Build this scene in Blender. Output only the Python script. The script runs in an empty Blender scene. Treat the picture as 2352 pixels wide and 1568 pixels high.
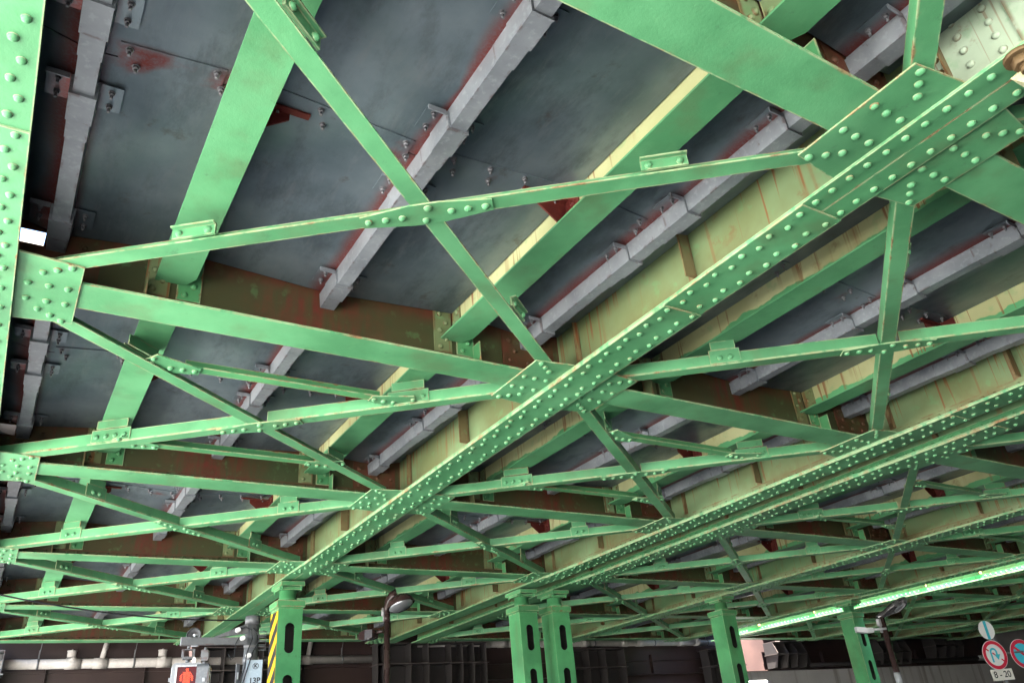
import bpy, math, random
from mathutils import Vector, Matrix
random.seed(7)
sc = bpy.context.scene
COL = sc.collection
R = math.radians
ZO = 1.6                      # camera height above the road; all heights below are measured from the camera

# ------------------------------------------------------------------ camera
rows = [[0.8513149, -0.51810018, -0.08267496], [0.1827566, 0.44054961, -0.87892893], [0.49179566, 0.7331359, 0.46973268]]
cd = bpy.data.cameras.new('camera'); cam = bpy.data.objects.new('camera', cd); COL.objects.link(cam)
rx, dn, fw = [Vector(r) for r in rows]
M = Matrix((rx, -dn, -fw)).transposed().to_4x4(); M.translation = (0, 0, ZO)
cam.matrix_world = M
cd.sensor_width = 36; cd.lens = 1807.74 / 2352 * 36; cd.clip_start = 0.05; cd.clip_end = 800
sc.camera = cam
def px(x, y, d):              # a point at depth d on the sight line of an image point (camera heights)
    return Vector([rx[i] * (x - 1176) / 1807.74 * d + dn[i] * (y - 784) / 1807.74 * d + fw[i] * d for i in range(3)])
def proj(p):
    p = Vector(p); c = (rx.dot(p), dn.dot(p), fw.dot(p))
    if c[2] < 0.05: return None
    return 1176 + 1807.74 * c[0] / c[2], 784 + 1807.74 * c[1] / c[2]
def in_view(pts, m=40):
    for p in pts:
        q = proj(p)
        if q and -m < q[0] < 2352 + m and -m < q[1] < 1568 + m: return True
    return False
MV = 300                      # margin round the frame, for a camera a step to the side
def line_pts(a, b, n=24):
    a, b = Vector(a), Vector(b)
    return [a.lerp(b, i / n) for i in range(n + 1)]

# ------------------------------------------------------------------ materials
MATS = {}
class NT:
    def __init__(s, name):
        s.m = bpy.data.materials.new(name); s.m.use_nodes = True
        s.n = s.m.node_tree.nodes; s.l = s.m.node_tree.links
        s.b = s.n['Principled BSDF']; MATS[name] = s.m
    def new(s, t, **k):
        o = s.n.new(t)
        for a, v in k.items(): setattr(o, a, v)
        return o
    def put(s, sock, v):
        if isinstance(v, bpy.types.NodeSocket): s.l.new(v, sock)
        elif v is not None: sock.default_value = v
    def math(s, op, a, b=None, c=None, clamp=False):
        o = s.new('ShaderNodeMath', operation=op, use_clamp=clamp)
        s.put(o.inputs[0], a); s.put(o.inputs[1], b); s.put(o.inputs[2], c); return o.outputs[0]
    def ramp(s, v, lo, hi, a=0.0, b=1.0):      # smooth step
        o = s.new('ShaderNodeMapRange', interpolation_type='SMOOTHSTEP')
        s.put(o.inputs['Value'], v); s.put(o.inputs['From Min'], lo); s.put(o.inputs['From Max'], hi)
        s.put(o.inputs['To Min'], a); s.put(o.inputs['To Max'], b); return o.outputs[0]
    def mix(s, f, a, b):
        o = s.new('ShaderNodeMix', data_type='RGBA'); s.put(o.inputs[0], f)
        for i, v in ((6, a), (7, b)): s.put(o.inputs[i], (*v, 1) if isinstance(v, tuple) and len(v) == 3 else v)
        return o.outputs[2]
    def noise(s, scale, detail=4, vec=None, stretch=None, rough=0.55):
        v = vec
        if v is None: v = s.pos()
        if stretch:
            mp = s.new('ShaderNodeMapping'); s.put(mp.inputs[0], v); mp.inputs['Scale'].default_value = stretch; v = mp.outputs[0]
        o = s.new('ShaderNodeTexNoise'); s.put(o.inputs['Vector'], v)
        o.inputs['Scale'].default_value = scale; o.inputs['Detail'].default_value = detail; o.inputs['Roughness'].default_value = rough
        return o.outputs[0]
    def pos(s):
        if not hasattr(s, '_p'): s._p = s.new('ShaderNodeNewGeometry').outputs['Position']
        return s._p
    def obj(s):
        if not hasattr(s, '_o'):
            s._o = s.new('ShaderNodeSeparateXYZ'); s.l.new(s.new('ShaderNodeTexCoord').outputs['Object'], s._o.inputs[0])
        return s._o.outputs
    def wz(s):
        if not hasattr(s, '_w'):
            s._w = s.new('ShaderNodeSeparateXYZ'); s.l.new(s.pos(), s._w.inputs[0])
        return s._w.outputs
    def edge(s):               # metres to the nearest edge of the plate face
        d = None
        for nm in ('edge_a', 'edge_b'):
            u = s.new('ShaderNodeUVMap', uv_map=nm); x = s.new('ShaderNodeSeparateXYZ'); s.l.new(u.outputs[0], x.inputs[0])
            t = s.math('MINIMUM', x.outputs[0], x.outputs[1]); d = t if d is None else s.math('MINIMUM', d, t)
        return d
    def bump(s, h, strength=0.3, dist=0.01):
        o = s.new('ShaderNodeBump'); s.put(o.inputs['Height'], h); o.inputs['Strength'].default_value = strength; o.inputs['Distance'].default_value = dist
        s.l.new(o.outputs[0], s.b.inputs['Normal'])
    def out(s, col, rough=0.5, metal=0.0, spec=0.35):
        s.put(s.b.inputs['Base Color'], (*col, 1) if isinstance(col, tuple) and len(col) == 3 else col)
        s.put(s.b.inputs['Roughness'], rough); s.put(s.b.inputs['Metallic'], metal); s.put(s.b.inputs['Specular IOR Level'], spec)
        return s.m

RUST, RUST2 = (0.17, 0.055, 0.022), (0.33, 0.14, 0.06)
def green_paint(name, a, b, edgew=0.012, rust_amt=1.1, rough=0.47):
    t = NT(name)
    n1 = t.noise(1.3, 5); n2 = t.noise(9, 5); n3 = t.noise(38, 3); n4 = t.noise(3.1, 6, rough=0.7)
    c = t.mix(t.ramp(n1, 0.34, 0.66), tuple(v * 0.86 for v in a), tuple(v * 1.06 for v in b))
    c = t.mix(t.math('MULTIPLY', t.ramp(n2, 0.5, 0.72), 0.25), c, (a[0] * 1.5, a[1] * 1.12, a[2] * 1.2))
    c = t.mix(t.math('MULTIPLY', t.ramp(t.noise(2.2, 6, stretch=(1, 1, 0.25)), 0.52, 0.72), 0.45), c, (0.12, 0.17, 0.075))
    c = t.mix(t.math('MULTIPLY', t.ramp(t.noise(0.55, 4), 0.48, 0.66), 0.35), c, (0.055, 0.15, 0.075))
    c = t.mix(t.math('MULTIPLY', t.ramp(t.noise(6.5, 7, rough=0.75), 0.60, 0.70), 0.40), c, (0.05, 0.11, 0.06))
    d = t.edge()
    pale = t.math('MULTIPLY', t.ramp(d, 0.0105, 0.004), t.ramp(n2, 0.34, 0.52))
    c = t.mix(t.math('MULTIPLY', pale, 0.65), c, (0.42, 0.50, 0.28))  # pale worn paint edge, with the bright lit-edge highlight painted in
    wid = t.math('MULTIPLY', t.ramp(n2, 0.42, 0.78), edgew * 2.2)
    em = t.ramp(d, t.math('ADD', wid, 0.004), t.math('MULTIPLY', wid, 0.3), 0, 1)
    em = t.math('MULTIPLY', t.math('MULTIPLY', em, t.ramp(n4, 0.44, 0.60)), t.ramp(t.noise(0.9, 3), 0.36, 0.6, 0.25, 1.0))
    patch = t.math('MULTIPLY', t.ramp(n4, 0.69, 0.76), t.ramp(n3, 0.45, 0.6))
    rm = t.math('MAXIMUM', em, patch); rm = t.math('MULTIPLY', rm, 0.72 * rust_amt, clamp=True)
    c = t.mix(rm, c, t.mix(t.ramp(n3, 0.35, 0.65), RUST, RUST2))
    t.out(c, t.math('ADD', rough, t.math('MULTIPLY', rm, 0.3)))
    t.bump(t.math('ADD', t.noise(55, 3), t.math('MULTIPLY', n2, 0.8)), 0.22, 0.006)
    return t.m
G_A, G_B = (0.094, 0.325, 0.138), (0.126, 0.385, 0.174)
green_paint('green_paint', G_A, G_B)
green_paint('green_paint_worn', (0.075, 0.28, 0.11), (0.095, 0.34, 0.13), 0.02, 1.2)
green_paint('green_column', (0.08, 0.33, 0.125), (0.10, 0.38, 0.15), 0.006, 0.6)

def web_paint(name, cream, cream2, green=False, drips=1.0, zl=None):
    t = NT(name)
    n1 = t.noise(1.1, 5); n2 = t.noise(7, 5); n3 = t.noise(40, 3)
    c = t.mix(t.ramp(n1, 0.32, 0.68), cream, cream2)
    c = t.mix(t.math('MULTIPLY', t.ramp(n2, 0.58, 0.68), 0.25), c, (0.13, 0.40, 0.16))
    if green:                   # lower part repainted green with a brushed, wavy border
        z = t.wz()[2]
        brd = t.math('ADD', zl + ZO, t.math('MULTIPLY', t.math('SUBTRACT', t.noise(2.6, 3), 0.5), 0.22))
        brd = t.math('ADD', brd, t.math('MULTIPLY', t.math('SUBTRACT', n3, 0.5), 0.012))
        c = t.mix(t.ramp(z, t.math('ADD', brd, 0.006), t.math('SUBTRACT', brd, 0.006)), c, t.mix(n1, G_A, (0.12, 0.40, 0.16)))
    z0 = t.wz()[2]
    d1 = t.noise(7.0, 2, stretch=(1, 1, 0.03)); d2 = t.noise(26.0, 2, stretch=(1, 1, 0.012)); reg = t.noise(0.9, 3)
    ln = t.math('MULTIPLY', t.ramp(t.noise(9.0, 2, stretch=(1, 1, 0.0)), 0.35, 0.68), 0.62)
    top = t.ramp(t.math('ADD', t.math('SUBTRACT', z0, 3.80 + ZO), ln), -0.06, 0.10)
    dm = t.math('MAXIMUM', t.math('MULTIPLY', t.ramp(d1, 0.62, 0.68), 0.55), t.math('MULTIPLY', t.ramp(d2, 0.57, 0.63), top))
    dm = t.math('MULTIPLY', dm, t.ramp(reg, 0.40, 0.56))
    dm = t.math('MULTIPLY', dm, 0.8 * drips)
    c = t.mix(dm, c, (0.24, 0.075, 0.022))
    c = t.mix(t.math('MULTIPLY', t.ramp(t.noise(2.4, 6, rough=0.7), 0.6, 0.72), 0.6), c, (0.20, 0.10, 0.04))
    if not green:
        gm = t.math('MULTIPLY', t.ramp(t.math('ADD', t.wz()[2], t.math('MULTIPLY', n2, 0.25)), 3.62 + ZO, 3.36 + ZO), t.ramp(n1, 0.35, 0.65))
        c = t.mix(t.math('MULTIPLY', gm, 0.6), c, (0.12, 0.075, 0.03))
    d = t.edge(); em = t.math('MULTIPLY', t.ramp(d, 0.03, 0.004), t.ramp(n2, 0.38, 0.6))
    c = t.mix(t.math('MULTIPLY', em, 0.7), c, (0.16, 0.07, 0.03))
    t.out(c, 0.5); t.bump(t.math('ADD', n3, n2), 0.15, 0.005)
    return t.m
web_paint('girder_web_paint', (0.205, 0.305, 0.15), (0.17, 0.205, 0.085))
web_paint('stringer_web_paint', (0.54, 0.56, 0.29), (0.43, 0.44, 0.21), True, 1.0, 3.60)
web_paint('green_web_paint', (0.13, 0.27, 0.12), (0.19, 0.26, 0.115), False, 1.0)
web_paint('cream_web_paint', (0.46, 0.58, 0.42), (0.40, 0.50, 0.34), False, 0.6)

web_paint('stiffener_paint', (0.20, 0.135, 0.06), (0.26, 0.24, 0.11), False, 1.2)
def beam_web():
    t = NT('cross_beam_web_paint')
    n1 = t.noise(1.4, 5); n2 = t.noise(8, 5); n3 = t.noise(35, 3)
    c = t.mix(t.ramp(n1, 0.3, 0.7), (0.066, 0.058, 0.022), (0.05, 0.068, 0.026))
    c = t.mix(t.math('MULTIPLY', t.ramp(n2, 0.58, 0.70), 0.22), c, (0.12, 0.34, 0.13))
    x = t.math('ABSOLUTE', t.math('ADD', t.obj()[0], 0.03))
    z = t.obj()[2]
    st = t.math('MULTIPLY', t.ramp(t.math('ADD', x, t.math('MULTIPLY', t.noise(4, 4), 0.35)), 0.95, 0.18), t.ramp(t.noise(11, 4, stretch=(1, 1, 0.12)), 0.3, 0.62))
    st = t.math('MAXIMUM', st, t.math('MULTIPLY', t.math('MULTIPLY', t.ramp(z, 0.34, 0.56), t.ramp(n1, 0.3, 0.55)), 0.75))
    c = t.mix(t.math('MULTIPLY', st, 0.9), c, t.mix(t.ramp(n2, 0.35, 0.6), (0.15, 0.022, 0.016), (0.10, 0.03, 0.015)))
    d = t.edge(); c = t.mix(t.math('MULTIPLY', t.ramp(d, 0.04, 0.004), 0.6), c, (0.11, 0.04, 0.02))
    t.out(c, 0.55); t.bump(n3, 0.15, 0.005)
beam_web()

def panel_mat():
    t = NT('galvanised_panel')
    n1 = t.noise(1.0, 5); n2 = t.noise(2.6, 7, rough=0.68, stretch=(1.0, 0.45, 1)); n3 = t.noise(14, 5, stretch=(1, 0.22, 1), rough=0.7)
    c = t.mix(t.ramp(n1, 0.3, 0.7), (0.118, 0.162, 0.184), (0.25, 0.308, 0.330))
    c = t.mix(t.math('MULTIPLY', t.ramp(n2, 0.48, 0.68), 0.5), c, (0.055, 0.068, 0.078))
    c = t.mix(t.math('MULTIPLY', t.ramp(n3, 0.50, 0.72), 0.40), c, (0.24, 0.265, 0.275))
    c = t.mix(t.math('MULTIPLY', t.ramp(t.noise(3.4, 6, rough=0.7), 0.60, 0.72), 0.5), c, (0.09, 0.07, 0.055))
    x = t.obj()[0]; y = t.obj()[1]
    w = t.math('MULTIPLY', t.noise(1.1, 3), 0.40)
    lft = t.math('MULTIPLY', t.ramp(x, t.math('MULTIPLY', w, -1), -0.06), t.ramp(x, 0.0, -0.02))
    rgt = t.math('MULTIPLY', t.ramp(x, 0.12, 0.05), 0.55)
    st = t.math('MULTIPLY', t.math('MAXIMUM', lft, t.math('MULTIPLY', rgt, t.ramp(x, 0.0, 0.02))), t.ramp(t.noise(0.45, 2), 0.18, 0.34))
    seam = t.math('MULTIPLY', t.ramp(t.math('ABSOLUTE', y), 0.16, 0.07), t.ramp(t.noise(2.1, 5), 0.54, 0.68))
    st = t.math('MAXIMUM', st, seam); st = t.math('MULTIPLY', st, t.ramp(t.noise(60, 2), 0.2, 0.6, 0.6, 1.0))
    c = t.mix(t.math('MULTIPLY', st, 0.92), c, t.mix(n1, (0.17, 0.018, 0.014), (0.28, 0.055, 0.035)))
    t.out(c, t.ramp(n2, 0.3, 0.7, 0.30, 0.46), 0.55)
    t.bump(t.math('ADD', t.math('MULTIPLY', n3, 0.3), t.math('MULTIPLY', t.noise(0.9, 2), 3.0)), 0.35, 0.012)
panel_mat()
def galv(name, a, b, rough, metal, rust=0.5):
    t = NT(name)
    n1 = t.noise(3, 5); n2 = t.noise(22, 4); n3 = t.noise(7, 5, rough=0.7)
    c = t.mix(t.ramp(n1, 0.3, 0.7), a, b)
    c = t.mix(t.math('MULTIPLY', t.ramp(n2, 0.52, 0.72), 0.3), c, tuple(min(0.75, v * 1.5) for v in b))
    d = t.edge(); em = t.math('MULTIPLY', t.ramp(d, 0.022, 0.003), t.ramp(n3, 0.5, 0.62))
    c = t.mix(t.math('MULTIPLY', em, rust), c, (0.10, 0.03, 0.02))
    t.out(c, t.ramp(n1, 0.3, 0.7, rough, rough + 0.14), metal); t.bump(n2, 0.12, 0.004)
galv('galvanised_channel', (0.225, 0.250, 0.268), (0.33, 0.36, 0.378), 0.30, 0.3)
galv('galvanised_bolt', (0.16, 0.16, 0.17), (0.26, 0.26, 0.27), 0.4, 0.6)
galv('grey_steel', (0.11, 0.112, 0.115), (0.17, 0.17, 0.172), 0.45, 0.3)
galv('painted_silver', (0.55, 0.56, 0.57), (0.66, 0.67, 0.68), 0.4, 0.2, 0.3)
galv('cream_pipe_plastic', (0.36, 0.33, 0.30), (0.46, 0.43, 0.39), 0.4, 0.0, 0.2)
galv('red_rust_plate', (0.10, 0.012, 0.010), (0.15, 0.03, 0.018), 0.6, 0.0)
galv('brown_lamp_paint', (0.030, 0.017, 0.016), (0.045, 0.026, 0.024), 0.18, 0.0, 0.0)
galv('lamp_metal', (0.16, 0.15, 0.155), (0.22, 0.21, 0.215), 0.16, 0.75, 0.0)
galv('dark_lens', (0.02, 0.004, 0.006), (0.03, 0.006, 0.008), 0.25, 0.0, 0.0)
galv('white_housing', (0.27, 0.27, 0.275), (0.34, 0.34, 0.34), 0.35, 0.1, 0.15)
galv('pale_blue_box', (0.28, 0.34, 0.38), (0.32, 0.38, 0.42), 0.4, 0.0, 0.1)
galv('cable_rubber', (0.012, 0.012, 0.012), (0.02, 0.02, 0.02), 0.5, 0.0, 0.0)
galv('porcelain', (0.62, 0.60, 0.57), (0.7, 0.68, 0.65), 0.25, 0.0, 0.0)
galv('old_cream_paint', (0.66, 0.60, 0.30), (0.55, 0.56, 0.34), 0.5, 0.0, 1.0)
galv('rusty_nut', (0.11, 0.065, 0.03), (0.19, 0.13, 0.06), 0.6, 0.2, 1.0)
def plain(name, col, rough=0.5, metal=0.0, emit=None, es=1.0):
    t = NT(name); t.out(t.mix(t.math('MULTIPLY', t.noise(12, 4), 0.35), col, tuple(v * 0.72 for v in col)), rough, metal)
    if emit:
        t.b.inputs['Emission Color'].default_value = (*emit, 1); t.b.inputs['Emission Strength'].default_value = es
plain('sign_white', (0.78, 0.78, 0.77), 0.35); plain('sign_red', (0.62, 0.02, 0.055), 0.35); plain('sign_blue', (0.05, 0.50, 0.62), 0.35)
plain('sign_cream', (0.78, 0.74, 0.66), 0.4); plain('lettering_black', (0.015, 0.015, 0.017), 0.5)
plain('hazard_yellow', (0.78, 0.47, 0.015), 0.45); plain('hazard_black', (0.022, 0.022, 0.026), 0.45)
plain('lamp_glass', (0.26, 0.27, 0.28), 0.10, 0.5)
plain('red_led', (0.8, 0.1, 0.05), 0.4, 0, (1.0, 0.09, 0.03), 0.11)
plain('red_glow_lens', (0.035, 0.002, 0.005), 0.3, 0, (0.55, 0.0, 0.03), 0.006)
def brown_steel():
    t = NT('brown_steel')
    n1 = t.noise(0.8, 6); n2 = t.noise(5, 5, stretch=(1, 1, 0.2)); n3 = t.noise(40, 3)
    c = t.mix(t.ramp(n1, 0.3, 0.7), (0.024, 0.014, 0.013), (0.042, 0.024, 0.021))
    c = t.mix(t.math('MULTIPLY', t.ramp(n2, 0.55, 0.7), 0.5), c, (0.03, 0.02, 0.018))
    c = t.mix(t.math('MULTIPLY', t.ramp(t.noise(2.5, 6, rough=0.7), 0.64, 0.72), 0.4), c, (0.14, 0.10, 0.09))
    t.out(c, 0.5); t.bump(n3, 0.2, 0.006)
brown_steel()
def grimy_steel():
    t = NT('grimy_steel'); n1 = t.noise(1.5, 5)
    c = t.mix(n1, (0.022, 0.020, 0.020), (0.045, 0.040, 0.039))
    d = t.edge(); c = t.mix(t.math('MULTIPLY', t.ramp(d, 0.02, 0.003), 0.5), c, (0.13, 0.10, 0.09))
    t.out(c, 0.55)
grimy_steel()
def concrete(name, a, b, streak=0.6, dirt=(0.09, 0.075, 0.065)):
    t = NT(name)
    n1 = t.noise(0.7, 6); n2 = t.noise(2.2, 4, stretch=(1, 1, 0.05)); n3 = t.noise(30, 4)
    c = t.mix(t.ramp(n1, 0.3, 0.7), a, b)
    c = t.mix(t.math('MULTIPLY', t.ramp(n2, 0.52, 0.68), streak), c, dirt)
    c = t.mix(t.math('MULTIPLY', n3, 0.2), c, tuple(v * 0.6 for v in a))
    t.out(c, 0.85); t.bump(n3, 0.3, 0.01)
concrete('stained_concrete', (0.62, 0.61, 0.59), (0.74, 0.73, 0.71), 0.8, (0.30, 0.26, 0.23)); concrete('paving', (0.29, 0.285, 0.275), (0.34, 0.335, 0.32), 0.1)
concrete('dark_concrete', (0.10, 0.095, 0.09), (0.16, 0.15, 0.14), 0.5)
concrete('asphalt', (0.036, 0.036, 0.037), (0.05, 0.05, 0.05), 0.0)

# ------------------------------------------------------------------ mesh builder
class MB:
    def __init__(s): s.v = []; s.f = []; s.m = []; s.sm = []; s.e = []
    def pt(s, *p):
        for q in p: s.v.append(tuple(q))
        return list(range(len(s.v) - len(p), len(s.v)))
    def face(s, idx, mat=0, smooth=False, edge=None):
        s.f.append(idx); s.m.append(mat); s.sm.append(smooth); s.e.append(edge)
    def quad(s, i, mat=0, e=True):
        if e:
            P = [Vector(s.v[k]) for k in i]; W = (P[1] - P[0]).length; H = (P[3] - P[0]).length
            s.face(i, mat, False, (W, H))
        else: s.face(i, mat)
    def hexa(s, p, mat=0, e=True):   # p: bottom ring 0-3 counter-clockwise seen from above, top ring 4-7
        i = s.pt(*p)
        for q in ((3, 2, 1, 0), (4, 5, 6, 7), (0, 1, 5, 4), (1, 2, 6, 5), (2, 3, 7, 6), (3, 0, 4, 7)):
            s.quad([i[k] for k in q], mat, e)
    def box(s, x0, x1, y0, y1, z0, z1, mat=0, e=True):
        s.hexa([(x0, y0, z0), (x1, y0, z0), (x1, y1, z0), (x0, y1, z0), (x0, y0, z1), (x1, y0, z1), (x1, y1, z1), (x0, y1, z1)], mat, e)
    def prism(s, poly, vec, mat=0):  # poly: planar ring, extruded by vec
        n = len(poly); vec = Vector(vec)
        a = s.pt(*poly); b = s.pt(*[Vector(p) + vec for p in poly])
        s.face(a[::-1], mat); s.face(b, mat)
        for k in range(n):
            s.quad([a[k], a[(k + 1) % n], b[(k + 1) % n], b[k]], mat, n != 7)
    def dome(s, c, nrm, r=0.02, h=0.016, seg=8, mat=0):
        if 0.01 < r < 0.05: r *= random.uniform(1.14, 1.30); h *= random.uniform(1.15, 1.45); c = Vector(c) + Vector((random.uniform(-.003, .003), random.uniform(-.003, .003), 0)) * (1 if abs(Vector(nrm)[2]) > .5 else 0)
        c = Vector(c); z = Vector(nrm).normalized(); x = z.orthogonal().normalized(); y = z.cross(x)
        prev = None
        for rr, hh in ((1.0, 0.0), (0.9, 0.5), (0.58, 0.86)):
            ring = s.pt(*[c + x * (math.cos(2 * math.pi * k / seg) * r * rr) + y * (math.sin(2 * math.pi * k / seg) * r * rr) + z * (h * hh) for k in range(seg)])
            if prev:
                for k in range(seg): s.face([prev[k], prev[(k + 1) % seg], ring[(k + 1) % seg], ring[k]], mat, True, ('ring', hh))
            prev = ring
        t = s.pt(c + z * h)[0]
        for k in range(seg): s.face([prev[k], prev[(k + 1) % seg], t], mat, True)
    def tube(s, pts, r, seg=10, mat=0, caps=True):
        pts = [Vector(p) for p in pts]; rr = r if isinstance(r, (list, tuple)) else [r] * len(pts)
        prev = None; x = None
        for k, p in enumerate(pts):
            t = (pts[min(k + 1, len(pts) - 1)] - pts[max(k - 1, 0)]).normalized()
            if x is None: x = t.orthogonal().normalized()
            x = (x - t * x.dot(t)).normalized(); y = t.cross(x)
            ring = s.pt(*[p + (x * math.cos(2 * math.pi * j / seg) + y * math.sin(2 * math.pi * j / seg)) * rr[k] for j in range(seg)])
            if prev:
                for j in range(seg): s.face([prev[j], prev[(j + 1) % seg], ring[(j + 1) % seg], ring[j]], mat, True)
            elif caps: s.face(ring[::-1], mat)
            prev = ring
        if caps: s.face(prev, mat)
    def cyl(s, a, b, r, seg=12, mat=0): s.tube([a, b], r, seg, mat)
    def bolt(s, c, nrm, r=0.018, l=0.045, mat=0):     # nut with a threaded end
        c = Vector(c); n = Vector(nrm).normalized()
        s.tube([c, c + n * 0.004], r * 1.35, 8, mat); s.tube([c + n * 0.004, c + n * 0.024], r, 6, mat); s.tube([c + n * 0.024, c + n * l], r * 0.55, 6, mat)
    def shift(s, d):
        d = Vector(d); s.v = [tuple(Vector(p) + d) for p in s.v]; return s
    def mesh(s, name, mats):
        me = bpy.data.meshes.new(name); me.from_pydata(s.v, [], s.f)
        for m in mats: me.materials.append(MATS[m])
        me.polygons.foreach_set('material_index', s.m); me.polygons.foreach_set('use_smooth', s.sm)
        a, b = [], []
        for f, e in zip(s.f, s.e):
            if e and e[0] == 'ring':
                lo, hi = (0.0, 0.016) if e[1] < 0.6 else (0.016, 0.05)
                a += [lo, lo, lo, lo, hi, hi, hi, hi]; b += [1.0] * 8
            elif e and len(f) == 4:
                W, H = e; a += [0, W, W, 0, W, 0, 0, W]; b += [0, H, 0, H, H, 0, H, 0]
            else: a += [1.0] * (2 * len(f)); b += [1.0] * (2 * len(f))
        for nm, d in (('edge_a', a), ('edge_b', b)):
            u = me.uv_layers.new(name=nm); u.data.foreach_set('uv', d)
        me.update(); return me
    def build(s, name, mats, parent=None, loc=(0, 0, 0)):
        if isinstance(mats, str): mats = [mats]
        o = bpy.data.objects.new(name, s.mesh(name, mats)); COL.objects.link(o)
        if parent is not None: o.parent = parent
        o.location = loc
        return o
def tag(o, label, cat, group=None, kind='thing'):
    if label: o['label'] = label
    if cat: o['category'] = cat
    if group: o['group'] = group
    o['kind'] = kind
    return o
def thing(name, label, cat, loc, group=None, rz=0.0):
    o = bpy.data.objects.new(name, None); COL.objects.link(o); o.empty_display_size = 0.2
    o.location = (loc[0], loc[1], loc[2] + ZO); o.rotation_euler = (0, 0, rz)
    return tag(o, label, cat, group)
def copy_tree(o, parent=None):
    c = o.copy(); COL.objects.link(c)
    if parent is not None: c.parent = parent
    for ch in KIDS.get(o.name, []): copy_tree(ch, c)
    return c
KIDS = {}
def remember(root):                      # note a prototype's children once, so copies need no search
    for ch in [x for x in COL.objects if x.parent == root]:
        KIDS.setdefault(root.name, []).append(ch); remember(ch)
class Proto:
    """First placement uses the built thing itself, later ones copy it with its parts."""
    def __init__(s, make): s.make = make; s.o = None
    def place(s, loc, label, rz=0.0):
        if s.o is None:
            s.o = s.make(); remember(s.o); o = s.o
        else: o = copy_tree(s.o)
        o.location = (loc[0], loc[1], loc[2] + ZO); o.rotation_euler = (0, 0, rz); o['label'] = label
        return o

# ------------------------------------------------------------------ layout, metres from the camera
PITCH = 3.885
def BY(k): return 1.775 + PITCH * k
KS = range(-1, 6)                        # cross-beam rows
GX = [-0.53, 4.365, 9.32, 10.24, 15.25, 20.15, 21.85, 26.9, 31.9, 36.9]
GNAME = ['edge girder', 'single girder', 'first paired girder', 'second paired girder', 'green fifth girder', 'girder before the sunlit gap',
         'sunlit girder beyond the gap', 'eighth girder', 'ninth girder', 'tenth girder']
SPANS = [(0, 1), (1, 2), (3, 4), (4, 5), (6, 7), (7, 8), (8, 9)]
SNAME = ['edge span', 'second span', 'third span', 'fourth span', 'fifth span', 'sixth span', 'seventh span']
ORD = {-1: 'first', 0: 'second', 1: 'third', 2: 'fourth', 3: 'fifth', 4: 'sixth', 5: 'seventh'}
ZF = 3.2
Y0, Y1 = -3.2, 21.45

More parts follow.
